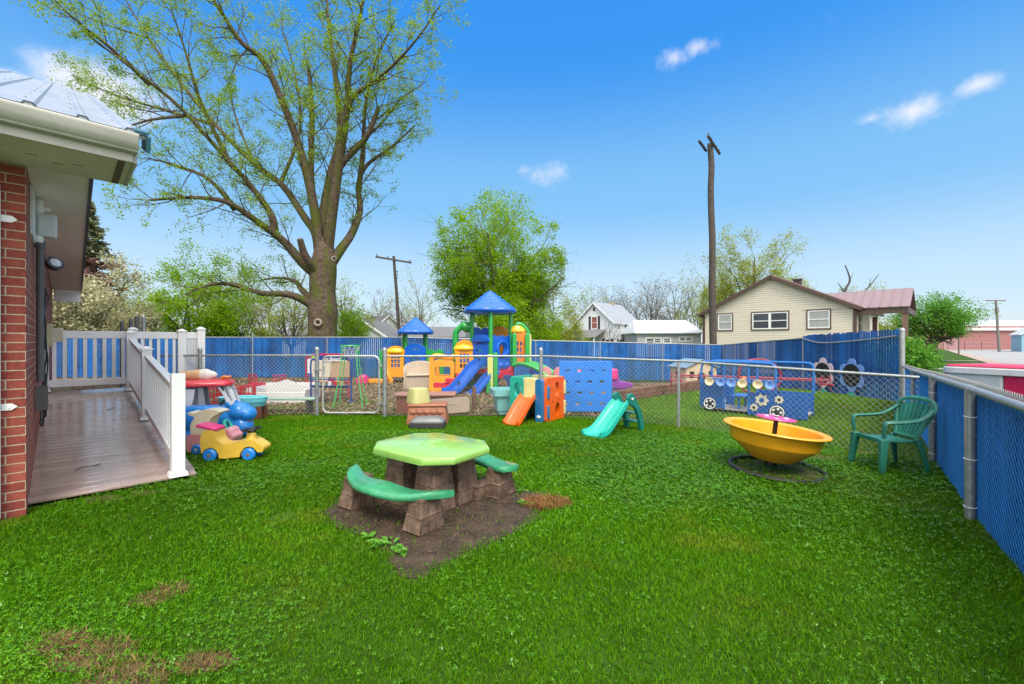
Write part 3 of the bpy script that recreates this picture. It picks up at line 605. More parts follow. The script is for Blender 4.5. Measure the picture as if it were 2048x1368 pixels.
mb = MB(); wires(mb, (x0, Yg), (x1, Yg), z0, z0, z1, z1, knuckle=False); mb.build('wire_mesh', WIRE, gt)
for z in (.3, 1.1):
    mb = MB(); mb.box((-2.765, 9.35, z), (.13, .03, .05)); mb.build('hinge', GALV, gt)
mb = MB(); mb.box((-4.13, 9.43, 1.0), (.22, .03, .035)); mb.cyl((-4.03, 9.40, .93), (-4.03, 9.40, 1.08), .028); mb.build('latch', GALV, gt)
# ---- blue slatted fences
def slats(mb, p0, p1, b0, b1, t0, t1, pitch, wd, rg, top=0., off=0., gapn=0, sag=None):
    p0, p1 = Vector(p0[:2]).to_3d(), Vector(p1[:2]).to_3d(); L = (p1 - p0).length; d = (p1 - p0) / L; a = math.degrees(math.atan2(d.y, d.x)); n = int(L / pitch); nn = Vector((-d.y, d.x, 0))
    for i in range(n):
        s = (i + .5) * L / n; f = s / L; zb = b0 + (b1 - b0) * f; zt = t0 + (t1 - t0) * f + (rg.uniform(-.02, .03) + top if top else 0)
        w = wd * (1 - (.24 if math.sin(s * 1.9 + gapn) + math.sin(s * .83 + 2 * gapn) > .1 else .04) + rg.uniform(-.03, .03))
        c = p0 + d * s + nn * (off + rg.uniform(-.003, .003)); mb.box((c.x, c.y, (zb + zt) / 2), (w, .008, zt - zb), rz=a + rg.uniform(-3, 3))
B0, B1, B2, B3 = (-21.5, 19.6), (-4.92, 19.6), (10.10, 21.0), (10.17, 11.5)
rg = random.Random(5)
def bluefence(name, label, pts, tops, bots, mid, pitch, wd, dx, wr, wm, prad, off, rail=True, ptop=.0, top=0., slot=0):
    t = thing(name, label, 'fence')
    for i in range(len(pts) - 1):
        p0, p1 = Vector(pts[i]), Vector(pts[i + 1]); n = mid[i]
        for k in range(n):
            fa, fb = k / n, (k + 1) / n; a, b = p0.lerp(p1, fa), p0.lerp(p1, fb)
            la, lb = [bots[i] + (bots[i + 1] - bots[i]) * f for f in (fa, fb)]; ta, tb = [tops[i] + (tops[i + 1] - tops[i]) * f for f in (fa, fb)]
            mb = MB(); slats(mb, a, b, la + .04, lb + .04, ta - .02, tb - .02, pitch, wd, rg, top, gapn=i + k); mb.build('slat_panel', SLAT, t)
            mb = MB(); wires(mb, a, b, la + .03, lb + .03, ta, tb, dx, wr, knuckle=False, off=off); mb.build('wire_mesh', wm, t)
            if rail:
                mb = MB(); mb.cyl((a.x, a.y, ta), (b.x, b.y, tb), .024); mb.build('top_rail', GALV, t)
            post(t, a, la, ta + ptop, prad, False)
    p = pts[-1]; post(t, p, bots[-1], tops[-1] + ptop, prad, False)
    return t
bluefence('slat_fence', 'long tall blue slatted fence at the back, left of the playset roofs', [B0, B1], [1.81, 1.81], [0, 0], [5], .088, .086, .15, .0024, FWIRE, .03, -.03)
bluefence('slat_fence', 'tall blue slatted fence behind the large playset and the toy boat', [B1, B2], [1.81, 1.46], [-.02, -.30], [5], .088, .086, .15, .0024, FWIRE, .03, -.03)
t = thing('slat_fence', 'tall blue slatted fence with a sagging top rail, hung with two painted flowers', 'fence')
ys = [21.0, 18.1, 15.3, 11.5]; zt = [1.46, 1.60, 1.73, 1.86]; zb = [float(hgt(10.1, y)) for y in ys]
for i in range(3):
    a, b = (10.12, ys[i]), (10.12 + .017 * (i + 1), ys[i + 1])
    mb = MB(); slats(mb, a, b, zb[i] + .04, zb[i + 1] + .04, zt[i] + (.06 if i == 2 else 0), zt[i + 1] + (.04 if i == 2 else -.02), .088, .086, rg, .03 if i == 2 else 0, gapn=i); mb.build('slat_panel', SLAT, t)
    mb = MB(); wires(mb, a, b, zb[i] + .03, zb[i + 1] + .03, zt[i] + .02, zt[i + 1] + .02, .12, .0022, i == 2, off=.0 - .02); mb.build('wire_mesh', FWIRE, t)
    post(t, a, zb[i], zt[i] + .02, .03, False)
    pts = [(a[0] - .04, a[1], zt[i]), (b[0] - .04, b[1], zt[i + 1])] if i < 2 else spline([(10.08, 15.3, 1.73), (10.06, 14.6, 1.60), (10.05, 13.9, 1.58), (10.08, 12.6, 1.66), (10.10, 11.55, 1.76)], 6)
    mb = MB(); mb.tube(pts, .022, 8); mb.build('top_rail', GALV, t)
post(t, (10.15, 11.45), 0, 1.90, .06)
# ---- near blue fence on the right
R0, R1, R2, R3 = (1.62, .45), (4.117, 3.955), (5.60, 5.86), (10.08, 11.35)
t = thing('slat_fence', 'low blue slatted fence with thick grey top pipe along the right side', 'fence')
QS = [R0, (2.86, 2.2), R1, R2, (7.65, 8.4), R3]; QT = [1.17, 1.17, 1.18, 1.14, 1.05, .97]; rf = random.Random(9)
SL2 = mat('blue_slat_near', (.0015, .095, .33), .5, .18, 5, isl=.2, col2=(.002, .145, .46), spec=.3)
for i in range(len(QS) - 1):
    a, b = QS[i], QS[i + 1]
    d = (Vector(b) - Vector(a)).normalized(); o = Vector((d.y, -d.x)) * .055; a2, b2 = Vector(a) + o, Vector(b) + o
    mb = MB(); slats(mb, a2, b2, .0, .0, QT[i] - .03, QT[i + 1] - .03, .072, .094, rf, gapn=i); mb.build('slat_panel', SL2, t)
    mb = MB(); wires(mb, a2, b2, .0, .0, QT[i] + .01, QT[i + 1] + .01, .072, .0022, False, off=.010); mb.build('blue_mesh', BWIRE, t)
    mb = MB()
    L = (b2 - a2).length; nk = int(L / .05)
    for k in range(nk):
        f = (k + .5) / nk; c = a2.lerp(b2, f); z = QT[i] + (QT[i + 1] - QT[i]) * f
        mb.tube([(c.x - d.x * .025, c.y - d.y * .025, z + .015), (c.x + o.x * .2, c.y + o.y * .2, z + .055), (c.x + d.x * .025, c.y + d.y * .025, z + .015)], .004, 4); 
        mb.tube([(c.x, c.y, z), (c.x + d.x * .03 - o.x * .3, c.y + d.y * .03, z + .045)], .004, 4)
    mb.build('barb_edge', mat('dull_steel', (.17, .18, .18), .6, .2, 14, metal=.3), t)
    mb = MB(); mb.cyl((*a, QT[i] - .0), (*b, QT[i + 1] - .0), .030, n=14); mb.build('top_rail', GALV, t)
    if i:
        r = .038 if i < 4 else .03; po = post(t, a, 0, QT[i] - .02, r, False)
        mb = MB(); c = Vector((*a, QT[i])); dd = Vector((d.x, d.y, 0)); mb.cyl(c - dd * .06 , c + dd * .06, .036); mb.build('rail_clamp', GALV, t)
        for z in (.12, .55, .93): tie(t, a, z, r)
mb = MB(); mb.cyl((*F[4], FT[4]), (*F[4], FT[4] - .01), .03)
# ---- timber edging
t = thing('timber_edging', 'stack of brown landscape timbers edging the mulch', 'timber edging')
TM = mat('landscape_timber', (.11, .045, .025), .8, .3, 5, bump=.4, col2=(.24, .11, .065))
for i, (a, b) in enumerate((((2.62, 11.5), (4.5, 13.25)), ((4.55, 13.3), (6.45, 15.1)))):
    for k in range(3):
        mb = MB(); c = (Vector(a) + Vector(b)) / 2; L = (Vector(b) - Vector(a)).length; mb.box((c.x, c.y, float(hgt(c.x, c.y)) + .06 + .105 * k), (L - .03 + .04 * (k % 2), .12, .10), rz=math.degrees(math.atan2(b[1] - a[1], b[0] - a[0]))); mb.build('timber', TM, t, bevel=.015)
# ================================================================ toys in the near yard
def plas(name, col, rough=.30, var=.10, coat=.25): return mat(name, col, rough, var, 5, bump=.04, bscale=25, coat=coat)
GREEN = plas('table_green', (.20, .52, .035), .25); BENCHG = plas('bench_green', (.045, .28, .13), .28, .2)
def stone():
    m = mat('moulded_stone', (.085, .052, .036), .75, .3, 9, spec=.3, col2=(.21, .14, .10)); t = m.node_tree; N = t.nodes.new; K = t.links.new; p = t.nodes['Principled BSDF']
    co = N('ShaderNodeTexCoord'); s = N('ShaderNodeSeparateXYZ'); K(co.outputs['Object'], s.inputs[0]); ad = N('ShaderNodeMath'); K(s.outputs[0], ad.inputs[0]); K(s.outputs[1], ad.inputs[1])
    cb = N('ShaderNodeCombineXYZ'); K(ad.outputs[0], cb.inputs[0]); K(s.outputs[2], cb.inputs[1])
    b = N('ShaderNodeTexBrick'); b.inputs['Scale'].default_value = 1; b.inputs['Brick Width'].default_value = .17; b.inputs['Row Height'].default_value = .125; b.inputs['Mortar Size'].default_value = .010; b.inputs['Mortar Smooth'].default_value = .4
    K(cb.outputs[0], b.inputs['Vector']); n = N('ShaderNodeTexNoise'); n.inputs['Scale'].default_value = 28; K(co.outputs['Object'], n.inputs[0])
    x = N('ShaderNodeMath'); x.operation = 'MULTIPLY_ADD'; x.inputs[1].default_value = -.35; K(n.outputs[0], x.inputs[0]); K(b.outputs['Fac'], x.inputs[2])
    bp = N('ShaderNodeBump'); bp.inputs['Strength'].default_value = 1; bp.inputs['Distance'].default_value = .03; bp.invert = True; K(x.outputs[0], bp.inputs['Height']); K(bp.outputs[0], p.inputs['Normal']); return m
STONE = stone()
# ---- picnic table
t = thing('picnic_table', 'green toddler picnic table on brown moulded stone legs, standing on bare dirt', 'picnic table', (-.82, 4.47, 0), -36)
oc = [(-.56, -.25), (-.34, -.45), (.34, -.45), (.56, -.25), (.56, .25), (.34, .45), (-.34, .45), (-.56, .25)]
GT = lined('table_planks', (.27, .51, .115), .225, .006, 'Y', .18, .10, .03); GT.node_tree.nodes['Principled BSDF'].inputs['Coat Weight'].default_value = .4
mb = MB(); mb.loft([[(x * s, y * s, z) for x, y in oc] for s, z in ((.93, .49), (.985, .495), (1, .51), (1, .545), (.985, .562), (.95, .568))]); tt = mb.build('tabletop', GT, t, bevel=.006)
mb = MB(); mb.torus((.02, 0, .569), .115, .004, 32, 6); mb.lathe([(.001, .575), (.02, .572), (.03, .566)], 14, T(.02, 0, 0)); mb.build('umbrella_plug', GREEN, tt)
for s in (-1, 1):
    rings = []
    for i in range(33):
        u = -1 + 2 * i / 32; x = .64 * u; e = max(0, (abs(u) - .86) / .14)
        yc = .47 + .19 * (1 - u * u); w = .130 * math.sqrt(max(.45, 1 - e * e * .55)) + .010 * math.cos(u * math.pi * 2.0) ; zt = .325 + .010 * math.cos(u * 2 * math.pi) + .012 * abs(u) ** 6; tan = -2 * u * .19 / .64
        nx_, ny_ = -tan / math.hypot(1, tan), 1 / math.hypot(1, tan); r = []
        for a, b_ in ((-1, 0), (-.93, .7), (-.75, 1), (0, .90), (.75, 1), (.93, .7), (1, 0), (.95, -.7), (.8, -1), (0, -1), (-.8, -1), (-.95, -.7)):
            r.append((x + nx_ * a * w * s, (yc + ny_ * a * w) * s, zt - .035 + b_ * .032))
        rings.append(r if s > 0 else r[::-1])
    mb = MB(); mb.loft(rings); mb.build('bench', BENCHG, t, fix=True, smooth=60)
for sx_ in (-1, 1):
    for sy_ in (-1, 1):
        mb = MB(); mb.loft([[(sx_ * .47 + a * w, sy_ * (.52 + .02 * (w > .1)) + b_ * d, z) for a, b_ in ((-1, -1), (1, -1), (1, 1), (-1, 1))] for w, d, z in ((.098, .14, 0), (.102, .145, .02), (.092, .13, .15), (.086, .125, .155), (.078, .11, .29))])
        mb.loft([[(sx_ * (.34 - .02 * a) , sy_ * .38, z) for a in (0, 1)] and [(sx_ * .36 + a * .075, sy_ * .36 + b_ * .14, z) for a, b_ in ((-1, -1), (1, -1), (1, 1), (-1, 1))] for z in (0, .15)])
        mb.build('leg', STONE, t, bevel=.014, seg=2)
        mb = MB(); mb.loft([[(sx_ * .22 + a * w, sy_ * .17 + b_ * w, z) for a, b_ in ((-1, -1), (1, -1), (1, 1), (-1, 1))] for w, z in ((.15, 0), (.14, .17), (.125, .34), (.105, .50))]); mb.build('pedestal', STONE, t, bevel=.014, seg=2)
# ---- spinner bowl
t = thing('spinner_bowl', 'yellow tilted spinner bowl with pink steering disc on a black pole', 'playground spinner', (3.24, 5.50, 0))
YEL = mat('bowl_yellow', (.74, .34, .012), .38, .10, 3, bump=.05, coat=.2)
tm = T(0, 0, .14, ry=6, rx=2) @ Matrix.Diagonal((1, 1, .84, 1))
mb = MB(); mb.lathe([(.20, 0), (.225, .004), (.25, .02), (.475, .235), (.485, .25), (.49, .265), (.515, .42), (.525, .43), (.56, .435), (.58, .445), (.586, .458), (.578, .470), (.55, .474), (.515, .466), (.50, .45), (.47, .27), (.25, .06), (.001, .05)], 56, tm); mb.build('bowl', YEL, t, smooth=22)
mb = MB(); mb.cyl((0, 0, -.10), (0, 0, .64), .027, M=tm); mb.cyl((0, 0, -.09), (0, 0, .0), .07, M=tm); mb.build('pole', mat('black_steel', (.012, .012, .013), .4), t)
PINK = plas('pink_disc', (.62, .035, .25))
mb = MB(); mb.lathe([(.001, .60), (.18, .60), (.215, .607), (.22, .615), (.215, .623), (.18, .627), (.001, .635)], 40, tm); d_ = mb.build('steering_disc', PINK, t)
mb = MB()
for k in range(6): mb.sph((.12 * math.cos(k * 1.047), .12 * math.sin(k * 1.047), .631), (.03, .03, .004), 10, 5, tm)
mb.build('disc_marking', mat('pale_dots', (.7, .55, .6), .5), d_)
t = MB(); t.torus((0, 0, .02), .515, .024, 56, 8, M=T(RINGC[0], RINGC[1], .012, rx=1.2, ry=1.5)); tag(t.build('ground_ring', mat('black_rubber', (.018, .018, .02), .6)), 'black hoop lying on the soil under the yellow bowl', 'hoop')
# ---- garden chair
t = thing('plastic_chair', 'dark green plastic garden chair with fan back beside the blue fence', 'chair', (4.75, 5.55, 0), 176); t.scale = (.96, .96, .97)
CG = mat('chair_green', (.012, .135, .085), .42, .3, 4, bump=.05, col2=(.03, .22, .15))
mb = MB()
rows = []
for i in range(9):
    x = .25 - i * .055; r = []
    for j in range(9):
        y = (-1 + j / 4) * (.235 - .03 * i / 8); r.append((x, y, .425 - .022 * math.sin(i / 8 * 2.6) - .012 * (1 - (y / .23) ** 2) - (.02 if i == 0 else 0)))
    rows.append(r)
V = [p for r in rows for p in r]; nF = [(i * 9 + j, i * 9 + j + 1, (i + 1) * 9 + j + 1, (i + 1) * 9 + j) for i in range(8) for j in range(8)]
mb.add(V, nF); so = mb.build('seat', CG, t); sdf = so.modifiers.new('s', 'SOLIDIFY'); sdf.thickness = .022
mb = MB(); mb.box((.245, 0, .40), (.012, .44, .05)); mb.build('apron', CG, t, bevel=.004)
def bx_(z): return -.20 - .34 * (z - .42)
bo = [( .165, .43), (.205, .55), (.265, .70), (.29, .78), (.275, .85), (.20, .90), (.09, .92)]
pts = [Vector((bx_(z), y, z)) for y, z in bo]; pts = pts + [Vector((p.x, -p.y, p.z)) for p in pts[::-1]]
mb = MB(); mb.tube(spline(pts, 4), [.030] * (len(pts) * 4 - 3), 8, flat=.5); mb.tube([(bx_(.44), -.17, .44), (bx_(.44), .17, .44)], .02, 8)
for k in range(-3, 4):
    p0, p1, p2 = (bx_(.44), k * .042, .44), (bx_(.66) - .012, k * .064, .66), (bx_(.89), k * .077, .89 - abs(k) * .016)
    sl_p = spline([p0, p1, p2], 4); mb.loft([[(p.x + dx, p.y + s_ * (.0175 + .015 * i / 8), p.z) for s_, dx in ((-1, -.006), (1, -.006), (1, .006), (-1, .006))] for i, p in enumerate(sl_p)])
mb.build('backrest', CG, t, smooth=60)
for s in (-1, 1):
    a = [(bx_(.78), s * .275, .80), (-.24, s * .295, .735), (-.12, s * .30, .675), (.05, s * .30, .655), (.20, s * .29, .65), (.245, s * .285, .635), (.255, s * .28, .58), (.25, s * .262, .45)]
    sp_ = spline(a, 4); mb = MB(); mb.tube(sp_, [.031 + .006 * math.sin(3.14 * i / len(sp_)) for i in range(len(sp_))], 8, flat=.55); mb.build('armrest', CG, t, smooth=60)
    mb = MB(); mb.loft([[(.24 + dx + a * w, s * (.235 + dy) + b_ * w * .8, z) for a, b_ in ((-1, -1), (1, -1), (1, 1), (-1, 1))] for w, dx, dy, z in ((.028, .045, .05, 0), (.038, .02, .025, .25), (.046, 0, .01, .43))]); mb.build('leg', CG, t, bevel=.008)
    mb = MB(); mb.loft([[(-.20 - dx + a * w, s * (.20 + dy) + b_ * w * .8, z) for a, b_ in ((-1, -1), (1, -1), (1, 1), (-1, 1))] for w, dx, dy, z in ((.02, .085, .055, 0), (.026, .04, .03, .25), (.034, 0, .0, .43))]); mb.build('leg', CG, t, bevel=.008)
# ---- small teal slide
TEAL = plas('teal_plastic', (.015, .40, .30), .3); DTEAL = plas('dark_teal_plastic', (.010, .17, .135), .35)
t = thing('toddler_slide', 'small teal plastic toddler slide standing on the grass by the wire fence', 'slide', (1.97, 7.86, 0), -141)
def chute(mb, path, hw, wall, th=.02):
    """U-shaped chute; path = (x, z) points going down along +x"""
    rings = []
    for i, (x, z) in enumerate(path):
        a = path[max(i - 1, 0)]; b = path[min(i + 1, len(path) - 1)]; dx, dz = b[0] - a[0], b[1] - a[1]; L = math.hypot(dx, dz); ux, uz = -dz / L, dx / L
        w = hw if not hasattr(hw, '__len__') else hw[0] + (hw[1] - hw[0]) * i / (len(path) - 1)
        pr = [(-w - th, -.01), (-w - th, wall * .8), (-w - th * .6, wall), (-w, wall), (-w + .01, wall * .75), (-w + .03, .025), (-w + .07, .004), (0, 0), (w - .07, .004), (w - .03, .025), (w - .01, wall * .75), (w, wall), (w + th * .6, wall), (w + th, wall * .8), (w + th, -.01), (w - .05, -.03), (-w + .05, -.03)]
        rings.append([(x + ux * h, y, z + uz * h) for y, h in pr])
    mb.loft(rings)
path = [(p.x, p.z) for p in spline([(-.06, 0, .515), (.05, 0, .50), (.18, 0, .40), (.42, 0, .20), (.60, 0, .075), (.74, 0, .04), (.84, 0, .035)], 4)]
mb = MB(); chute(mb, path, (.14, .19), .085); mb.build('chute', TEAL, t, fix=True, smooth=50)
for s in (-1, 1):
    ol = [(p.x, p.z) for p in spline([(-.40, 0, 0), (-.37, 0, .22), (-.27, 0, .42), (-.16, 0, .56), (-.12, 0, .64), (-.05, 0, .69), (.04, 0, .67), (.07, 0, .60), (.03, 0, .52), (-.05, 0, .48), (-.16, 0, .40), (-.25, 0, .22), (-.30, 0, 0)], 4)]
    mb = MB(); mb.prism(ol, s * .155 + .0 - .03, s * .155 + .03, None); mb.build('side_rail', DTEAL, t, bevel=.012, fix=True)
    mb = MB(); mb.cyl((-.03, s * .19, .60), (-.03, s * .205, .60), .022); mb.build('bolt_cap', WHITE, t)
for x, z in ((-.27, .17), (-.20, .33)):
    mb = MB(); mb.box((x, 0, z), (.13, .27, .03)); mb.build('step', DTEAL, t, bevel=.01)
# ---- cube climber with orange slide
ORA = plas('orange_plastic', (.72, .105, .006), .3); BLU = plas('mid_blue_plastic', (.015, .14, .33), .3); CRM = plas('cream_plastic', (.66, .58, .25), .38); CTEAL = plas('climber_teal', (.02, .37, .27), .3)
t = thing('cube_climber', 'orange, teal and cream plastic cube climber with short orange slide', 'climber', (.62, 8.68, 0), 53)
el = lambda cx, cz, rx, rz, n=20: circ(cx, cz, rx, rz, n)
arch = [(.31, .0), (.31, .22)] + circ(.42, .24, .11, .13, 12, 180, 0)[::1] + [(.53, .0)]
ol = rrect(.03, 0, .76, .88, .07, 5)
mb = MB(); mb.prism([ol, el(.45, .64, .085, .15), el(.47, .22, .085, .15), el(.27, .38, .028, .028, 12), el(.50, .40, .028, .028, 12)], -.045, .045); op = mb.build('orange_panel', ORA, t, bevel=.008, fix=True)
mb = MB(); mb.box((.22, -.046, .70), (.16, .012, .10)); mb.build('raised_mark', ORA, op, bevel=.004)
for x, z, m_, h in ((.10, .60, BLU, .26), (.10, .20, BLU, .26), (.74, .66, CRM, .28), (.74, .24, CRM, .28)):
    mb = MB(); mb.box((x, -.04, z), (.07, .06, h)); mb.build('edge_tab', m_, op, bevel=.012)
yz = Matrix.Rotation(R(90), 4, 'Z')
mb = MB(); mb.prism(rrect(.0, 0, .17, .86, .05, 4), -.05, .05, yz); mb.build('corner_panel', BLU, t, bevel=.01, fix=True)
mb = MB(); mb.prism(rrect(.16, .45, .46, .88, .05, 4), -.045, .045, yz); mb.build('cream_panel', CRM, t, bevel=.01, fix=True)
mb = MB(); mb.prism([rrect(.44, 0, .80, .88, .07, 5), el(.60, .63, .10, .14)], -.045, .045, yz); mb.build('teal_panel', CTEAL, t, bevel=.01, fix=True)
mb = MB(); mb.prism(rrect(.0, 0, .80, .88, .07, 5), -.045, .045, T(.76, 0, 0) @ yz); mb.build('back_panel', CRM, t, bevel=.01, fix=True)
mb = MB(); mb.prism([rrect(.03, 0, .76, .88, .07, 5), el(.40, .62, .13, .14)], -.045, .045, T(0, .80, 0)); mb.build('far_panel', CTEAL, t, bevel=.01, fix=True)
mb = MB(); mb.box((.38, .4, .40), (.66, .74, .05)); mb.build('platform', BLU, t, bevel=.01)
path = [(p.x, p.z) for p in spline([(-.03, 0, .50), (.07, 0, .46), (.25, 0, .31), (.42, 0, .15), (.52, 0, .06), (.60, 0, .03)], 4)]
mb = MB(); chute(mb, path, .165, .075); sl2 = mb.build('chute', ORA, t, fix=True, smooth=50); sl2.rotation_euler = (0, 0, R(180)); sl2.location = (-.02, .34, 0)
mb = MB(); mb.sph((-.052, .08, .12), (.008, .05, .03), 14, 8); mb.build('badge', WHITE, t)
# ---- brown tub, bucket, lid
BRN = plas('terracotta_plastic', (.30, .115, .06), .55, .25, 0); TAN = plas('tan_plastic', (.36, .28, .21), .6, .12, 0)
t = thing('plastic_tub', 'terracotta plastic toy base in front of the wire fence, carrying the cream bucket', 'toy base', (-1.66, 8.72, 0), 3)
mb = MB(); mb.box((0, 0, .17), (.80, .52, .34), taper=.86); mb.box((0, 0, .37), (.74, .48, .05)); mb.build('body', BRN, t, bevel=.03)
mb = MB()
for k in range(5): mb.sph((-.26 + k * .13, -.245, .25), (.075, .02, .05), 10, 6)
mb.build('moulded_edge', BRN, t)
mb = MB(); mb.lathe([(.205, 0), (.205, .02), (.175, .24), (.165, .28), (.14, .29), (.001, .29)], 28, T(-1.86, 8.74, .40, rz=40), sq=4); tag(mb.build('bucket', plas('bucket_cream', (.46, .44, .18), .5, .08, 0), smooth=35), 'pale yellow upturned bucket sitting on the terracotta base', 'bucket')
t = thing('tub_cover', 'black moulded lid with grey domed top, lying on the grass before the terracotta base', 'cover', (-1.58, 8.28, 0), 3)
mb = MB(); mb.box((0, 0, .06), (.66, .40, .12), taper=.96); mb.build('tray', mat('dark_plastic', (.025, .026, .028), .5), t, bevel=.02)
mb = MB(); mb.loft([[(a * w, b_ * d, z) for a, b_ in rrect(-1, -1, 1, 1, .25, 4)] for w, d, z in ((.31, .18, .115), (.29, .17, .15), (.22, .14, .19), (.12, .08, .205))]); mb.build('dome', mat('grey_plastic', (.16, .165, .17), .35, .15), t)
t = thing('toy_table', 'red brown plastic table lying upturned behind the wire fence', 'toy table', (-1.95, 10.0, 0), 4)
mb = MB(); mb.box((0, 0, .42), (1.35, .55, .05)); mb.build('top', plas('rosy_plastic', (.38, .17, .12), .5, .15, 0), t, bevel=.015)
mb = MB(); mb.box((0, -.20, .2), (1.22, .04, .40)); mb.build('front_panel', plas('maroon_plastic', (.20, .06, .045), .5, .15, 0), t, bevel=.01)
for x in (-.58, .58):
    mb = MB(); mb.box((x, .02, .2), (.10, .46, .40)); mb.build('leg', BRN, t, bevel=.012)
mb = MB(); mb.prism([rrect(-.43, 0, .43, .34, .07, 5)], -.05, .05); mb.box((.05, -.055, .2), (.25, .012, .02)); o = mb.build('leaning_board', TAN, None, bevel=.012, fix=True); o.location = (-1.35, 9.66, .03); o.rotation_euler = (R(-8), R(-4), R(4)); tag(o, 'rounded tan plastic board leaning behind the wire fence', 'board')
# ---- turquoise planter behind the climber
t = thing('planter_tub', 'turquoise square tub standing behind the orange slide', 'tub', (-.10, 9.85, 0), 12)
mb = MB(); mb.loft([[(a * w, b_ * w, z) for a, b_ in rrect(-1, -1, 1, 1, .15, 3)] for w, z in ((.24, .02), (.30, .42), (.36, .43), (.36, .56), (.32, .56), (.27, .1))]); mb.build('body', plas('turquoise', (.20, .52, .52), .4), t, smooth=30)
# ---- blue panel with holes
hl = []
for r_ in range(4):
    for c_ in range(4): hl.append(rrect(.11 + c_ * .265 + (.02 if r_ % 2 else -.02), .145 + r_ * .245, .21 + c_ * .265 + (.02 if r_ % 2 else -.02), .20 + r_ * .245, .015, 2))
mb = MB(); mb.prism([rrect(0, 0, 1.16, 1.12, .03, 3)] + hl, -.03, .03)
o = mb.build('climbing_panel', plas('bright_blue', (.018, .20, .68), .4, .05, .1), None, bevel=.006, fix=True); o.location = (1.05, 9.78, .06); o.rotation_euler = (R(2), 0, R(-1)); tag(o, 'square bright blue panel with rows of slots standing behind the wire fence', 'climbing panel')
# ---- ride-on cars
RY = plas('ride_yellow', (.70, .45, .05), .35, .12); RB = plas('ride_blue', (.015, .20, .62), .3); RP = plas('ride_pink', (.68, .28, .30), .4, .1); RM = plas('ride_magenta', (.68, .03, .20), .35); IV = plas('ivory_plastic', (.70, .62, .44), .4, .1)
BLK = mat('black_plastic', (.014, .013, .014), .4)
def wheel(par, x, y, r, w, m_, hub, name='wheel'):
    mt = T(x, y, r, rx=90); mb = MB(); mb.lathe([(r * .35, -w / 2 - .002), (r * .75, -w / 2 - .002), (r * .92, -w / 2 + .01), (r, -w / 2 + .02), (r, w / 2 - .02), (r * .92, w / 2 - .01), (r * .75, w / 2 + .002), (r * .35, w / 2 + .002)], 24, mt); o = mb.build(name, m_, par)
    mb = MB(); mb.lathe([(.001, -w / 2 - .008), (r * .3, -w / 2 - .006), (r * .36, -w / 2), (r * .36, w / 2), (.001, w / 2 + .008)], 14, mt); mb.build('hub', hub, o); return o
t = thing('ride_on_car', 'yellow ride-on toy car with blue wheels and magenta seat back', 'ride-on toy', (-4.15, 5.97, 0), 6)
ol = [(p.x, p.z) for p in spline([(.0, 0, .12), (-.015, 0, .28), (.02, 0, .40), (.10, 0, .425), (.175, 0, .40), (.195, 0, .31), (.26, 0, .24), (.36, 0, .235), (.47, 0, .265), (.56, 0, .285), (.65, 0, .275), (.72, 0, .23), (.785, 0, .175), (.77, 0, .115), (.705, 0, .115)], 4)] + [(.60 + .108 * math.cos(R(a)), .085 + .108 * math.sin(R(a))) for a in (25, 60, 90, 120, 160)] + [(.48, .055), (.30, .04), (.22, .045)] + [(.11 + .105 * math.cos(R(a)), .085 + .105 * math.sin(R(a))) for a in (10, 50, 90, 130, 165)]
mb = MB(); mb.prism(ol, -.115, .115); mb.build('body', RY, t, bevel=.028, seg=4, fix=True)
mb = MB(); mb.box((.06, 0, .455), (.27, .24, .045), T(0, 0, 0) @ Matrix.Translation((.06, 0, .455)) @ Matrix.Rotation(R(13), 4, 'Y') @ Matrix.Translation((-.06, 0, -.455))); mb.build('seat_back', RM, t, bevel=.02, seg=3)
mb = MB(); mb.lathe([(.07, 0), (.062, .05), (.05, .10)], 20, T(.585, 0, .265)); mb.build('steering_column', RY, t)
mb = MB(); sm_ = T(.585, 0, .39, ry=-6); mb.torus((0, 0, .018), .115, .012, 28, 8, M=sm_); mb.lathe([(.045, -.04), (.06, -.01), (.04, .01), (.001, .012)], 18, sm_); mb.box((0, 0, .012), (.21, .03, .012), sm_); mb.box((0, 0, .012), (.03, .21, .012), sm_); mb.build('steering_wheel', BLK, t)
for x in (.11, .60):
    for s in (-1, 1): wheel(t, x, s * .115, .088, .06, RB, mat('hub_grey', (.2, .12, .09), .5))
t = thing('ride_on_car', 'pink ride-on toy car with tall ivory seat back, behind the yellow one', 'ride-on toy', (-4.62, 6.34, 0), 5)
k_ = .00122
def cv(l, ox, oy): return [((x - ox) * k_, (oy - y) * k_) for x, y in l]
ol = [(p.x, p.z) for p in spline([(x, 0, z) for x, z in cv([(205, 1020), (190, 940), (205, 870), (235, 815), (170, 785), (165, 755), (235, 768), (310, 735), (420, 728), (515, 750), (500, 775), (430, 815), (395, 870), (370, 950), (345, 1020)], 145, 1250)], 4)]
mb = MB(); mb.prism(ol, -.12, .12); mb.build('seat_back', IV, t, bevel=.03, seg=4, fix=True)
ol = [(p.x, p.z) for p in spline([(x, 0, z) for x, z in cv([(150, 1160), (155, 1060), (175, 1012), (350, 1015), (470, 1020), (560, 950), (620, 970), (640, 1010), (672, 1050), (640, 1130), (560, 1170), (400, 1200), (250, 1215), (165, 1215)], 145, 1250)], 4)]
mb = MB(); mb.prism(ol, -.13, .13); mb.build('body', RP, t, bevel=.03, seg=4, fix=True)
mb = MB(); mb.torus((0, 0, 0), .07, .022, 20, 8, M=T(.50, 0, .40, ry=60)); mb.build('steering_wheel', CTEAL, t)
for x in (.15, .53):
    for s in (-1, 1): wheel(t, x, s * .125, .078, .06, RB, mat('hub_pale', (.5, .45, .4), .5))
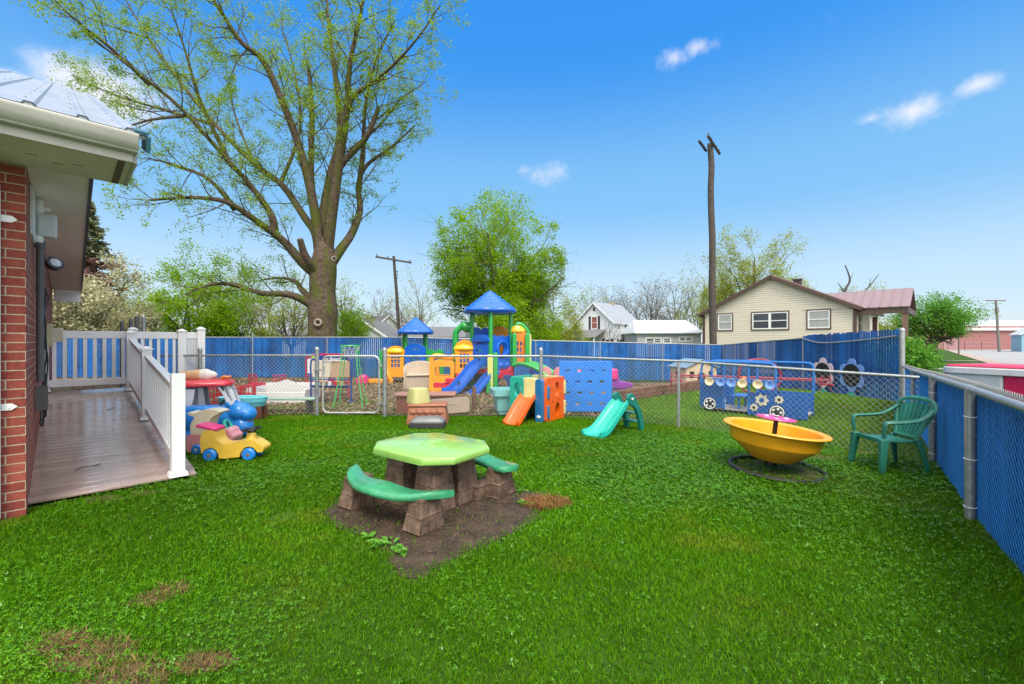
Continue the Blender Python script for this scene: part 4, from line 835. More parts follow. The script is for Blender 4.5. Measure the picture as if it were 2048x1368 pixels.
# ---- blue hippo
t = thing('hippo_toy', 'large blue plastic hippo rocker with open mouth beside the ramp', 'hippo toy', (-5.49, 7.32, 0), 2); t.scale = (.95, .95, .95)
HB = plas('hippo_blue', (.018, .22, .66), .3, .08)
mb = MB()
for c_, r_ in (((.34, 0, .30), (.56, .28, .27)), ((-.25, 0, .36), (.3, .25, .3)), ((.80, 0, .36), (.24, .2, .2)), ((.99, 0, .46), (.20, .20, .175)), ((1.14, 0, .42), (.125, .17, .13)), ((1.03, 0, .20), (.19, .19, .19)), ((1.09, 0, .16), (.12, .15, .13)), ((.3, .2, .08), (.16, .1, .1)), ((.3, -.2, .08), (.16, .1, .1)), ((.62, .18, .1), (.14, .1, .11)), ((.62, -.18, .1), (.14, .1, .11)), ((.35, 0, .50), (.45, .2, .08))): mb.sph(c_, r_, 22, 14)
ho = mb.build('body', HB, t, smooth=0); rm_ = ho.modifiers.new('r', 'REMESH'); rm_.mode = 'VOXEL'; rm_.voxel_size = .014; rm_.use_smooth_shade = True; s_ = ho.modifiers.new('s', 'SMOOTH'); s_.iterations = 6; s_.factor = .6
for s in (-1, 1):
    mb = MB(); mb.sph((.93, s * .15, .50), (.03, .03, .032), 12, 8); e = mb.build('eye', mat('eye_white', (.7, .7, .65), .25), t)
    mb = MB(); mb.sph((.95, s * .172, .505), (.012, .01, .014), 8, 6); mb.build('pupil', BLK, e)
    mb = MB(); mb.sph((.86, s * .14, .60), (.045, .02, .05), 12, 8); mb.build('ear', HB, t)
mb = MB(); mb.sph((1.11, 0, .305), (.10, .12, .03), 14, 8); mb.build('tongue', ORA, t)
# ---- ice cream truck
t = thing('toy_truck', 'white toy ice cream truck with red roof and big cone on top, behind the hippo', 'toy truck', (-6.05, 7.98, 0), 28)
WP = plas('white_plastic', (.74, .74, .73), .35, .05); RED = plas('red_plastic', (.62, .012, .03), .3, .08)
mb = MB(); mb.prism([(-.52, .12), (1.0, .12), (1.04, .25), (.96, .40), (-.50, .40), (-.55, .25)], -.32, .32); mb.build('chassis', HB, t, bevel=.03, seg=3, fix=True)
for s in (-1, 1):
    mb = MB(); mb.prism([(-.40, .36), (.22, .36), (.27, .60), (.29, .76), (-.40, .78)], s * .31 - .02, s * .31 + .02); mb.box((-.08, s * .33, .57), (.56, .012, .012)); mb.build('door', WP, t, bevel=.012, fix=True)
    mb = MB(); mb.prism([[(.62, .86), (.72, .86), (.84, .74), (.97, .36), (.78, .36), (.72, .60), (.60, .80)], [(.72, .77), (.76, .74), (.85, .52), (.83, .50), (.77, .62)]], s * .27 - .03, s * .27 + .03); mb.build('windscreen_pillar', WP, t, bevel=.01, fix=True)
    mb = MB(); mb.prism([(.33, .40), (.45, .40), (.43, .55), (.40, .80), (.33, .80)], s * .29 - .02, s * .29 + .02); mb.build('rear_pillar', mat('grey_pillar', (.32, .33, .33), .5), t, bevel=.01, fix=True)
    for x in (-.15, .75): wheel(t, x, s * .30, .12, .09, BLK, WP)
mb = MB(); mb.loft([[(.20 + a * w, b_ * d, z) for a, b_ in rrect(-1, -1, 1, 1, .2, 4)] for w, d, z in ((.60, .35, .79), (.66, .38, .81), (.66, .38, .85), (.55, .33, .90), (.40, .25, .915))]); mb.build('roof', RED, t, smooth=50)
cm_ = T(.02, 0, .985, ry=90)
mb = MB(); mb.lathe([(.001, 0), (.075, 0), (.085, .04), (.085, .10), (.095, .11), (.10, .20), (.105, .21), (.11, .30), (.001, .31)], 20, cm_); mb.build('cone', plas('wafer', (.62, .38, .20), .5), t, smooth=30)
mb = MB(); mb.lathe([(.10, .30), (.115, .33), (.11, .38), (.12, .40), (.10, .45), (.09, .46), (.06, .53), (.02, .57), (.001, .575)], 20, cm_); mb.build('ice_cream', plas('cream_white', (.74, .70, .62), .4), t)
mb = MB(); mb.tube(spline([(.66, -.1, .92), (.70, -.1, .95), (.76, -.1, .94), (.82, -.1, .95)], 4), .03, 8); mb.build('topping', plas('topping_orange', (.55, .16, .03), .4), t)
mb = MB(); mb.torus((0, 0, 0), .11, .016, 20, 6, M=T(.66, -.05, .44, ry=-55)); mb.box((0, 0, 0), (.2, .03, .02), T(.66, -.05, .44, ry=-55)); mb.build('steering_wheel', BLK, t)
# ---- water table
t = thing('water_table', 'light blue oval water table on brown legs before the wire fence', 'water table', (-5.58, 9.12, 0), 2)
WT = plas('pale_aqua', (.16, .55, .62), .35)
mb = MB(); mb.loft([[(a * w, b_ * d, z) for a, b_ in circ(0, 0, 1, 1, 32)] for w, d, z in ((.42, .20, .26), (.45, .22, .30), (.47, .23, .36), (.48, .24, .37), (.49, .245, .44), (.50, .25, .46), (.48, .24, .47), (.45, .22, .45), (.42, .2, .33))]); mb.build('basin', WT, t, smooth=35)
for x, y in ((-.33, -.1), (.36, -.08), (-.33, .12), (.36, .12)):
    mb = MB(); mb.box((x, y, .14), (.13, .10, .28), taper=.85); mb.build('leg', plas('brown_plastic', (.13, .05, .025), .5, .2, 0), t, bevel=.012)
t = thing('plank_bench', 'low pale green plank bench behind the wire fence left of the gate', 'bench', (-5.25, 9.85, 0), 0)
mb = MB(); mb.box((0, 0, .33), (1.75, .26, .045)); mb.build('plank', mat('pale_green_paint', (.33, .47, .38), .6, .2), t, bevel=.01)
for x in (-.7, .72):
    mb = MB(); mb.box((x, 0, .155), (.07, .2, .31)); mb.build('leg', mat('dark_metal', (.05, .05, .05), .6), t)
# ---- red crate with balls, white sand box, chairs
t = thing('red_crate', 'red plastic lattice crate of toys behind the toy truck', 'crate', (-6.55, 10.2, 0), 3)
mb = MB()
for x in (-.42, .42):
    for y in (-.28, .28): mb.box((x, y, .30), (.05, .05, .60))
for z in (.06, .22, .38, .55):
    for y in (-.28, .28): mb.box((0, y, z), (.80, .025, .03))
    for x in (-.42, .42): mb.box((x, 0, z), (.025, .52, .03))
for k in range(9):
    for y in (-.285, .285): mb.box((-.36 + k * .09, y, .30), (.018, .018, .54))
mb.box((0, 0, .03), (.84, .56, .03)); mb.build('lattice', RED, t)
for i, (x, y, z, r, c, w) in enumerate(((-.18, -.05, .21, .16, (.42, .20, .12), 'tan'), (.15, .02, .20, .15, (.10, .07, .06), 'dark brown'), (.0, .05, .44, .15, (.50, .30, .18), 'pale brown'), (.27, -.1, .42, .11, (.2, .18, .17), 'grey'))):
    mb = MB(); mb.sph((-6.55 + x, 10.2 + y, z), r, 20, 12); tag(mb.build('ball', mat('ball_%d' % i, c, .5)), w + ' ball inside the red lattice crate', 'ball', 'balls in the red crate')
t = thing('sand_box', 'white open box of boards behind the wire fence, left of the easels', 'sand box', (-6.15, 11.9, 0), 2)
for a in ((0, -.5, 1.5, .04, .30), (0, .5, 1.5, .04, .46), (-.73, 0, .04, .96, .40), (.73, 0, .04, .96, .36)):
    mb = MB(); mb.box((a[0], a[1], a[4] / 2), (a[2], a[3], a[4])); mb.build('side_board', WP, t, bevel=.01)
mb = MB(); mb.prism([(-.75, .34), (.0, .58), (.70, .34)], -.02, .02, T(0, .1, 0)); mb.build('lid', WP, t)
CR = mat('red_paint', (.48, .015, .05), .4, .15)
def kidchair(loc, rz, label):
    t = thing('child_chair', label, 'chair', loc, rz, 'small red metal chairs')
    mb = MB(); mb.box((0, 0, .32), (.36, .34, .025)); mb.build('seat', CR, t, bevel=.01)
    mb = MB(); mb.tube([(-.17, .16, .32), (-.17, .2, .62), (.17, .2, .62), (.17, .16, .32)], .014, 6)
    for k in range(4): mb.box((-.12 + k * .08, .185, .48), (.03, .012, .26))
    mb.build('backrest', CR, t)
    for x in (-.15, .15):
        for y in (-.14, .14):
            mb = MB(); mb.cyl((x, y, 0), (x * .95, y * .95, .31), .013, n=6); mb.build('leg', CR, t)
kidchair((-7.85, 13.6, 0), 160, 'small red metal chair by the back fence, above the red crate')
kidchair((-7.0, 13.2, 0), 215, 'small red metal chair by the back fence, above the white sand box')
mb = MB(); mb.tube([(-7.9, 13.3, .35), (-7.1, 12.95, .35)], .03, 6); mb.box((-7.5, 13.15, .32), (.75, .5, .04)); 
for x in (-7.8, -7.2): mb.cyl((x, 13.15, 0), (x, 13.15, .32), .02, n=6)
tag(mb.build('child_table', CR), 'low red metal play table between two red chairs', 'table')
# ---- easels
def text(body, loc, size, m_, par, rot=(90, 0, 0)):
    c = bpy.data.curves.new('lettering', 'FONT'); c.body = body; c.size = size; c.extrude = .004; c.align_x = 'CENTER'; c.align_y = 'CENTER'; c.offset = .0015 if size < .2 else 0
    q = bpy.data.objects.new('lettering_curve', c); C.objects.link(q); bpy.context.view_layer.update()
    me = bpy.data.meshes.new_from_object(q.evaluated_get(bpy.context.evaluated_depsgraph_get())); bpy.data.objects.remove(q); me.materials.clear(); me.materials.append(m_)
    o = bpy.data.objects.new('lettering', me); C.objects.link(o); o.location = loc; o.rotation_euler = tuple(R(a) for a in rot); o.parent = par; return o
def easel(loc, rz, W, H, m_, pan, label, extra=None):
    t = thing('art_easel', label, 'easel', loc, rz, 'metal art easels')
    mb = MB(); mb.tube(spline([(-W / 2, 0, 0), (-W / 2, 0, .5), (-W / 2, 0, H - .14), (-W / 2 + .10, 0, H - .06), (0, 0, H - .05), (W / 2 - .10, 0, H - .06), (W / 2, 0, H - .14), (W / 2, 0, .5), (W / 2, 0, 0)], 5), .024, 8)
    for z in (.42, .62): mb.cyl((-W / 2, 0, z), (W / 2, 0, z), .018, n=8)
    for s in (-1, 1): mb.cyl((s * W / 2, -.22, .03), (s * W / 2, .22, .03), .022, n=8)
    mb.build('frame', m_, t)
    mb = MB(); mb.box((.05, -.01, H - .01), (W * .78, .03, .115)); sg = mb.build('name_board', m_, t, bevel=.008)
    text('Art Board', (.04, -.06, H - .045), .115, WHITE, sg)
    for (x0, x1, z0, z1, c) in pan:
        mb = MB(); mb.prism(rrect(x0, z0, x1, z1, .03, 3), -.012, .012); mb.build('panel', c, t, fix=True)
    mb = MB(); mb.box((0, -.08, .46), (W * .92, .16, .02)); mb.build('tray', m_, t)
    for k in range(5):
        mb = MB(); mb.lathe([(.045, 0), (.055, .10), (.05, .10), (.04, .01)], 12, T(-.32 + k * .16, -.08, .47)); mb.build('paint_cup', (WT, CRM, WP, RED, CRM)[k], t)
    if extra: extra(t)
PW = plas('board_white', (.72, .72, .72), .4, .04); PC = plas('board_cream', (.62, .58, .46), .5, .06); PT = plas('board_tan', (.47, .33, .21), .5, .08)
BFR = mat('blue_frame', (.012, .055, .24), .4, .15); RFR = mat('red_frame', (.40, .012, .06), .4, .15)
easel((-5.33, 12.7, 0), 0, 1.22, 1.22, RFR, [(-.57, -.02, .70, 1.12, PW), (.0, .57, .70, 1.12, PW)], 'red framed Art Board easel with white panels, left of the blue easel', lambda t: [MB().box((-.36, -.065, 1.175), (.13, .012, .085)).build('sticker', plas('lime', (.45, .62, .06)), t)])
easel((-4.75, 11.55, 0), -3, 1.08, 1.20, BFR, [(-.50, -.02, .68, 1.10, PC), (.0, .50, .68, 1.10, PT)], 'blue framed Art Board easel with cream and tan panels behind the gate')
# ---- green ball stand
t = thing('hoop_stand', 'tall bright green tube stand with a ring on top behind the gate', 'hoop stand', (-4.0, 10.9, 0), 10)
GP = mat('green_paint', (.05, .42, .09), .4, .15)
mb = MB(); mb.torus((0, 0, 1.51), .235, .016, 28, 6); mb.build('ring', GP, t)
for k in range(4):
    a = R(45 + 90 * k); mb = MB(); mb.tube([(.235 * math.cos(a), .235 * math.sin(a), 1.5), (.26 * math.cos(a), .26 * math.sin(a), 1.0), (.48 * math.cos(a), .48 * math.sin(a), .0)], .015, 6); mb.build('leg', GP, t)
mb = MB()
for k in range(10):
    a = k * .628; b_ = a + .7; mb.tube([(.23 * math.cos(a), .23 * math.sin(a), 1.5), (.12 * math.cos(b_), .12 * math.sin(b_), 1.22)], .005, 4); mb.tube([(.23 * math.cos(a), .23 * math.sin(a), 1.5), (.12 * math.cos(a - .7), .12 * math.sin(a - .7), 1.22)], .005, 4)
mb.build('net', mat('net_grey', (.45, .45, .45), .8), t)
# ================================================================ play structures
PB = plas('play_blue', (.004, .105, .52), .30, .08); PY_ = plas('play_yellow', (.80, .325, .008), .32, .10); PG = plas('play_green', (.015, .31, .05), .32, .10); PR = plas('play_red', (.58, .012, .045), .32, .08); PO = plas('play_orange', (.75, .20, .01), .32, .1); PL = plas('play_lime', (.55, .58, .16), .4, .1)
PDB = plas('play_dark_blue', (.010, .05, .22), .4, .1)
def face(p0, p1, z=0):
    """frame of a wall between two ground points: x along it, z up, -y outwards"""
    d = Vector((p1[0] - p0[0], p1[1] - p0[1])); return T(p0[0], p0[1], z, rz=math.degrees(math.atan2(d.y, d.x))), d.length
def roofcap(par, c, r, z0, z1, rz=20, tiers=5):
    pr = [(r * .90, z0 - .02), (r * 1.0, z0 - .01), (r * 1.05, z0 + .05), (r * 1.04, z0 + .11)]
    n = tiers
    for i in range(n):
        f0, f1 = i / n, (i + 1) / n; a = r * (1 - f0 * .93); b = r * (1 - f1 * .93) ; h0 = z0 + .12 + (z1 - z0 - .12) * f0; h1 = z0 + .12 + (z1 - z0 - .12) * f1
        pr += [(a * 1.0, h0 + .01), (a * .985 - .015, h0 + (h1 - h0) * .45), (b + .035, h0 + (h1 - h0) * .86), (b + .012, h1 - .006)]
    pr += [(.09, z1 - .01), (.05, z1 + .02), (.001, z1 + .03)]
    lobes = lambda t, z: 1 + .025 * math.cos(8 * t + 3 * z)
    mb = MB(); mb.lathe(pr, 48, T(c[0], c[1], 0, rz=rz), sq=3.2, wob=lobes); mb.lathe([(.001, z0 + .05), (r * .92, z0 + .02), (r * .90, z0)], 48, T(c[0], c[1], 0, rz=rz), sq=3.2); return mb.build('roof', PB, par, smooth=55)
def panel(par, p0, p1, loops, m_, th=.07, name='wall_panel', bev=.014):
    M_, L = face(p0, p1); mb = MB(); mb.prism(loops, -th / 2, th / 2, M_); return mb.build(name, m_, par, bevel=bev, seg=2, fix=True)
def bumps(x0, x1, z0, z1, n, a=.07):
    k = 10 * n; return [(x0, z0), (x1, z0), (x1, z1)] + [(x1 + (x0 - x1) * i / k, z1 + a * abs(math.sin(math.pi * n * i / k))) for i in range(1, k)] + [(x0, z1)]
def dome(x0, x1, z0, z1, z2): return [(x0, z0), (x1, z0), (x1 - .03, (z0 + z1) * .5), (x1, z1)] + circ((x0 + x1) / 2, z1 + .03, (x1 - x0) / 2 + .01, z2 - z1, 12, 0, 180) + [(x0, z1), (x0 + .03, (z0 + z1) * .5)]
def grid(x0, x1, z0, z1, nx_, nz_, g=.03):
    w, h = (x1 - x0) / nx_, (z1 - z0) / nz_; return [rrect(x0 + i * w + g / 2, z0 + j * h + g / 2, x0 + (i + 1) * w - g / 2, z0 + (j + 1) * h - g / 2, .012, 2) for i in range(nx_) for j in range(nz_)]
# ---- large playset
t = thing('playset', 'large colourful plastic playset with blue slide and tall blue roof', 'playset', (-.64, 14.5, float(hgt(-.6, 14.5))), 0)
Lf, Fr, Rt, Bk = (-.68, .02), (-.03, -.62), (.60, .03), (-.10, .66)
roofcap(t, (-.09, 0), .80, 2.56, 3.27, 10)
for p in (Lf, Fr, Rt, Bk):
    mb = MB(); mb.cyl((*p, 0), (*p, 2.62), .068, n=16)
    for z in (.5, 1.2, 1.9): mb.cyl((*p, z), (*p, z + .05), .078, n=16)
    mb.build('post', PG, t)
mb = MB(); mb.prism([(Lf[0], Lf[1]), (Fr[0], Fr[1]), (Rt[0], Rt[1]), (Bk[0], Bk[1])], .58, .74, Matrix(((1, 0, 0, 0), (0, 0, 1, 0), (0, 1, 0, 0), (0, 0, 0, 1)))); mb.build('deck', PR, t, bevel=.015, fix=True)
cres = [(p.x, p.z) for p in spline([(.24, 0, 1.50), (.36, 0, 1.60), (.52, 0, 1.60), (.66, 0, 1.50), (.52, 0, 1.54), (.36, 0, 1.54)], 3)]
M_, L1 = face(Lf, Fr)
panel(t, Lf, Fr, [bumps(.03, L1 - .02, 1.12, 1.72, 2, .12), cres, [(.30 + x, 1.24 + z) for x, z in circ(.10, .09, .15, .06, 14)]], PB)
panel(t, (-.66, -.06), (-.06, -.66), bumps(.02, .86, 1.62, 1.72, 1, .13), PB, .10, 'brow')
M_, L2 = face(Fr, Rt)
pb = panel(t, Fr, Rt, [bumps(.0, L2 + .04, .74, 1.74, 3, .09), circ(.47, 1.36, .12, .17, 20)], PB)
mb = MB(); mb.torus((0, 0, 0), .24, .045, 28, 8, M=M_ @ T(.47, -.05, 1.38, rx=90)); mb.build('window_ring', PB, pb)
mb = MB(); 
for k in range(3): mb.sph((.18 + k * .29, -.02, .86), (.13, .05, .10), 14, 8, M_)
mb.build('scallop', PB, pb)
panel(t, (.03, -.60), (.66, -.02), [(.0, .42), (.86, .50), (.90, .80), (.72, .82), (.66, .70), (.0, .62)], PR, .14, 'step')
panel(t, Lf, Bk, bumps(.05, .80, 1.45, 2.0, 2, .11), PB)
panel(t, Bk, Rt, dome(.05, .85, .75, 1.75, 2.12), PY_)
path = [(p.x, p.z) for p in spline([(-.08, 0, .90), (.08, 0, .90), (.30, 0, .80), (.60, 0, .53), (.90, 0, .27), (1.12, 0, .12), (1.30, 0, .07), (1.45, 0, .07)], 4)]
mb = MB(); chute(mb, path, .20, .17, .03); s_ = mb.build('slide', PB, t, fix=True, smooth=50); s_.location = (-.33, -.34, 0); s_.rotation_euler = (0, 0, R(227))
s3_ = s_.copy(); C.objects.link(s3_); s3_.location = (.10, -.55, -.12); s3_.rotation_euler = (0, 0, R(215)); s3_.scale = (.72, .8, .8)
mb = MB(); mb.prism(rrect(-.05, 0, .05, .42, .02, 2), -.04, .04); s2_ = mb.build('slide_foot', PDB, t); s2_.location = (-.98, -1.05, 0)
yp = [dome(-1.24, -.60, .58, 1.32, 1.66)] + grid(-1.09, -.75, .74, 1.24, 3, 3)
mb = MB(); mb.prism(yp, -.08, .08, T(0, .02, 0)); y_ = mb.build('tower_panel', PY_, t, bevel=.014, fix=True)
mb = MB(); mb.lathe([(.36, 0), (.38, .04), (.33, .10), (.18, .17), (.001, .19)], 24, T(-.92, .02, 1.36) @ Matrix.Diagonal((1, .45, 1, 1)), wob=lambda a, z: 1 + .05 * math.cos(7 * a)); mb.build('dome', plas('play_sun_yellow', (.80, .50, .02), .3), y_)
yl = [rrect(-2.02, 0, -1.22, 1.0, .10, 5), rrect(-1.84, .50, -1.34, .82, .06, 4)]
mb = MB(); mb.prism(yl, -.10, .10, T(0, -.28, 0)); mb.prism(rrect(-2.04, 0, -1.15, .14, .04, 3), -.16, .16, T(0, -.28, 0)); mb.build('arch_frame', PY_, t, bevel=.03, seg=3, fix=True)
mb = MB(); mb.prism(yl, -.08, .08, T(0, .55, 0)); mb.build('back_frame', PY_, t, bevel=.03, fix=True)
for i, (x0, z0, z1) in enumerate(((-1.88, .14, .30), (-1.50, .26, .44), (-1.16, .40, .58))):
    mb = MB(); mb.prism(bumps(x0, x0 + .52, z0, z1, 2, .02), -.32, .32, T(0, -.08, 0)); mb.build('step', PR, t, bevel=.012, fix=True)
mb = MB(); mb.tube(spline([(-1.25, .2, 1.0), (-1.25, .2, 1.75), (-1.20, .2, 1.98), (-1.02, .19, 2.12), (-.82, .18, 2.10), (-.66, .12, 2.12)], 5), [.10] * 15 + [.14, .17, .18, .17, .18, .17, .15, .14, .12, .11, .10], 12); mb.cyl((-1.25, .2, 0), (-1.25, .2, 1.0), .075); mb.build('arch_tube', PG, t, smooth=50)
mb = MB(); mb.prism([(-.10, .28), (.05, .05), (.05, 1.22), (-.12, 1.22), (-.12, .70)], -.035, .035, T(0, -.82, 0)); mb.build('lime_panel', PL, t, bevel=.01, fix=True)
mb = MB(); mb.box((.13, -.80, .64), (.13, .13, 1.28)); mb.prism([(-.16, 0), (-.02, 0), (-.02, .40), (-.10, .50), (-.16, .30)], -.05, .05, T(0, -.84, 0)); mb.build('ladder_post', PG, t, bevel=.015, fix=True)
for z in (.3, .6, .9):
    mb = MB(); mb.box((.0, -.76, z), (.24, .16, .05)); mb.build('rung', PG, t, bevel=.01)
mb = MB(); mb.prism([rrect(.08, 0, .62, .55, .05, 3), circ(.35, .24, .15, .2, 14)], -.04, .04, T(0, -.35, 0)); mb.build('lower_wall', PDB, t, bevel=.01, fix=True); mb = MB(); mb.prism(rrect(-.62, 0, -.1, .55, .05, 3), -.04, .04, T(0, .3, 0)); mb.build('lower_wall', PDB, t, bevel=.01, fix=True)
mb = MB(); mb.prism([bumps(-1.20, -.62, .10, .85, 2, .08), circ(-.92, .48, .13, .16, 14)], -.05, .05, T(0, .38, 0)); mb.build('green_panel', PG, t, bevel=.012, fix=True)
mb = MB(); mb.prism([dome(.10, .62, .70, 1.35, 1.70)] + grid(.24, .48, .85, 1.25, 2, 2), -.05, .05, T(0, .55, 0)); mb.build('orange_panel', PO, t, bevel=.012, fix=True)
mb = MB(); mb.tube(spline([(.62, .2, 1.6), (.66, .2, 2.0), (.80, .2, 2.2), (1.0, .2, 2.15), (1.18, .2, 1.9), (1.22, .2, 1.4)], 5), .075, 10); mb.build('arch_tube', PG, t, smooth=50)
mb = MB(); mb.tube(spline([(-1.98, -.28, .98), (-1.92, -.28, 1.12), (-1.75, -.28, 1.16), (-1.4, -.26, 1.10), (-1.24, -.2, 1.15)], 5), .085, 10); mb.build('grab_rail', PY_, t, smooth=50)
# orange tower with green rails
mb = MB(); mb.prism([dome(.66, 1.10, .90, 1.80, 2.06)] + grid(.78, .98, 1.05, 1.65, 2, 3, .05), -.07, .07, T(0, .05, 0)); mb.build('tower_panel', PO, t, bevel=.014, fix=True)
mb = MB(); mb.lathe([(.24, 0), (.26, .04), (.22, .12), (.12, .2), (.001, .22)], 20, T(.80, .05, 1.94) @ Matrix.Diagonal((1.1, .5, 1, 1))); mb.build('dome', plas('play_sun_yellow', (.80, .50, .02), .3), t)
for x in (.72, 1.14):
    mb = MB(); mb.prism(rrect(x - .075, .78, x + .075, 1.90, .07, 5), -.09, .09, T(0, -.16, 0)); mb.build('side_rail', PG, t, bevel=.03, fix=True)
mb = MB(); mb.prism(rrect(1.20, .70, 1.27, 1.86, .03, 3), -.12, .12, T(0, .0, 0)); mb.build('edge_rail', PL, t, bevel=.01, fix=True)
# lattice climber
M_ = T(.85, -.25, 0, rz=-24); mb = MB(); arcs = []
for y in (-.45, -.30, -.15, 0, .15, .30, .45):
    a = spline([(0, y, .88), (.32, y, .93), (.80, y, .78), (1.3, y, .45), (1.70, y, .06)], 5); arcs.append(a); mb.tube(a, .055 if abs(y) > .4 else .034, 8, M=M_)
for i in range(1, 20, 2):
    w = [a[i] for a in arcs]; mb.tube([Vector((p.x + .09 * ((j % 2) - .5), p.y, p.z)) for j, p in enumerate(w)], .036, 6, M=M_)
mb.build('climbing_net', PG, t, smooth=50)
p_ = G(948, 822); mb = MB(); mb.box((p_.x, p_.y, .28), (.09, .09, .56), rz=20); tag(mb.build('wooden_stake', TM, bevel=.008), 'short brown wooden stake in the wood chips before the blue slide', 'stake')
# ---- small playset
t = thing('playset', 'smaller plastic playset with low blue roof, beside the left fence', 'playset', (-3.96, 17.5, 0), 0)
roofcap(t, (.13, 0), .66, 1.92, 2.55, 12, 6)
for p in ((-.32, -.1), (-.17, -.35), (.42, .3), (.57, -.1)):
    mb = MB(); mb.cyl((*p, 0), (*p, 1.98), .06, n=14); mb.build('post', PG, t)
mb = MB(); mb.prism([dome(-.93, -.22, .24, 1.15, 1.42)] + grid(-.76, -.38, .60, 1.10, 3, 3), -.07, .07, T(0, -.35, 0)); y_ = mb.build('tower_panel', PY_, t, bevel=.014, fix=True)
mb = MB(); mb.lathe([(.36, 0), (.38, .04), (.32, .12), (.16, .19), (.001, .21)], 24, T(-.57, -.35, 1.19) @ Matrix.Diagonal((1, .4, 1, 1)), wob=lambda a, z: 1 + .05 * math.cos(7 * a)); mb.build('dome', plas('play_sun_yellow', (.80, .50, .02), .3), y_)
cres = [(p.x, p.z) for p in spline([(.0, 0, 1.24), (.12, 0, 1.34), (.30, 0, 1.34), (.42, 0, 1.24), (.3, 0, 1.28), (.12, 0, 1.28)], 3)]
mb = MB(); mb.prism([bumps(-.20, .60, .45, 1.38, 1, .17), cres, circ(.20, .85, .2, .24, 18)], -.06, .06, T(0, -.38, 0)); mb.build('wall_panel', PB, t, bevel=.014, fix=True)
mb = MB(); mb.prism([bumps(.62, 1.30, .20, 1.20, 2, .12), circ(.95, .75, .2, .22, 18)], -.06, .06, T(0, -.3, 0)); mb.build('green_panel', PG, t, bevel=.014, fix=True)
mb = MB(); mb.box((.1, 0, .34), (1.9, .7, .2)); mb.build('deck', PR, t, bevel=.03)
mb = MB(); mb.box((-1.16, -.2, .65), (.10, .35, 1.25)); mb.build('end_panel', PG, t, bevel=.02)
mb = MB(); mb.tube(spline([(-.95, -.45, .55), (-.82, -.5, .35), (-.72, -.5, .12), (-.72, -.5, 0)], 4), .09, 10); mb.box((-1.3, -.5, .10), (.95, .3, .14)); mb.build('yellow_base', PY_, t, bevel=.02)
mb = MB(); mb.box((-1.72, -.7, .14), (.38, .4, .2)); mb.sph((-1.72, -.7, .26), (.17, .15, .1), 12, 8); mb.build('seat', RM, t)
# ---- storage bench
t = thing('storage_bench', 'beige plastic storage bench with arched back in the wood chips', 'bench', (-3.15, 15.2, 0), 14)
BG = plas('bench_beige', (.52, .43, .33), .5, .08, 0); BGL = lined('bench_planks', (.50, .41, .31), .11, .012, 'X', .5, .06, .14)
mb = MB(); mb.box((0, 0, .22), (1.04, .46, .44)); mb.build('box', BGL, t, bevel=.02)
mb = MB(); mb.box((0, -.02, .47), (1.0, .52, .05)); mb.build('lid', BG, t, bevel=.015)
mb = MB(); mb.prism([(-.58, .3), (.58, .3), (.58, .70)] + circ(0, .70, .58, .24, 14, 0, 180)[1:-1] + [(-.58, .70)], -.03, .03, T(0, .24, 0)); mb.build('backrest', BG, t, bevel=.015, fix=True)
for s in (-1, 1):
    mb = MB(); mb.prism([[(-.28, 0), (.24, 0), (.24, .72), (-.10, .68), (-.28, .64)], [(-.18, .06), (.02, .06), (.02, .26)] + circ(-.08, .26, .10, .08, 8, 0, 180) + [(-.18, .26)]], -.03, .03, T(s * .55, 0, 0, rz=90)); mb.build('side', BG, t, bevel=.012, fix=True)
# ---- boat rocker and purple toy
t = thing('boat_rocker', 'blue boat shaped rocker with two rounded pink seats behind the blue panel', 'rocker', (1.55, 13.6, float(hgt(1.5, 13.6))), -8)
mb = MB(); mb.loft([[(x, yy * w, z0 + zz) for yy, zz in ((-1, .34), (-.9, .15), (-.5, .02), (0, 0), (.5, .02), (.9, .15), (1, .34), (.92, .34), (.45, .1), (0, .07), (-.45, .1), (-.92, .34))] for x, w, z0 in ((-1.0, .05, .48), (-.8, .22, .34), (-.4, .34, .22), (0, .38, .18), (.4, .34, .22), (.8, .22, .34), (1.0, .05, .48))]); mb.build('hull', PB, t, smooth=50, fix=True)
PK = plas('seat_pink', (.60, .20, .22), .4)
for x in (-.52, -.08, .40):
    mb = MB(); mb.loft([[(x + a * w, b_ * .22, z) for a, b_ in rrect(-1, -1, 1, 1, .5, 4)] for w, z in ((.17, .35), (.19, .6), (.17, .74), (.10, .82))]); mb.build('seat', PK, t)
mb = MB(); mb.box((0, 0, .12), (1.1, .5, .16)); mb.build('base', mat('dark_base', (.04, .04, .05), .6), t, bevel=.03)
t = thing('push_car', 'purple and pink push car with blue base right of the blue panel', 'push car', (3.42, 14.2, float(hgt(3.4, 14.2))), 10)
mb = MB(); mb.prism([(-.35, .12), (.40, .12), (.45, .30), (.20, .36), (.05, .38), (-.02, .40), (-.10, .75), (-.32, .72)], -.2, .2); mb.build('body', plas('toy_purple', (.22, .04, .30), .4), t, bevel=.04, fix=True)
mb = MB(); mb.box((-.22, -.1, .60), (.22, .35, .34)); mb.build('seat_back', RM, t, bevel=.04)
for x in (-.22, .28):
    for s in (-1, 1): wheel(t, x, s * .2, .10, .07, BLK, PB)
mb = MB(); mb.box((.1, 0, .05), (.9, .3, .08)); mb.build('base', PB, t, bevel=.02)
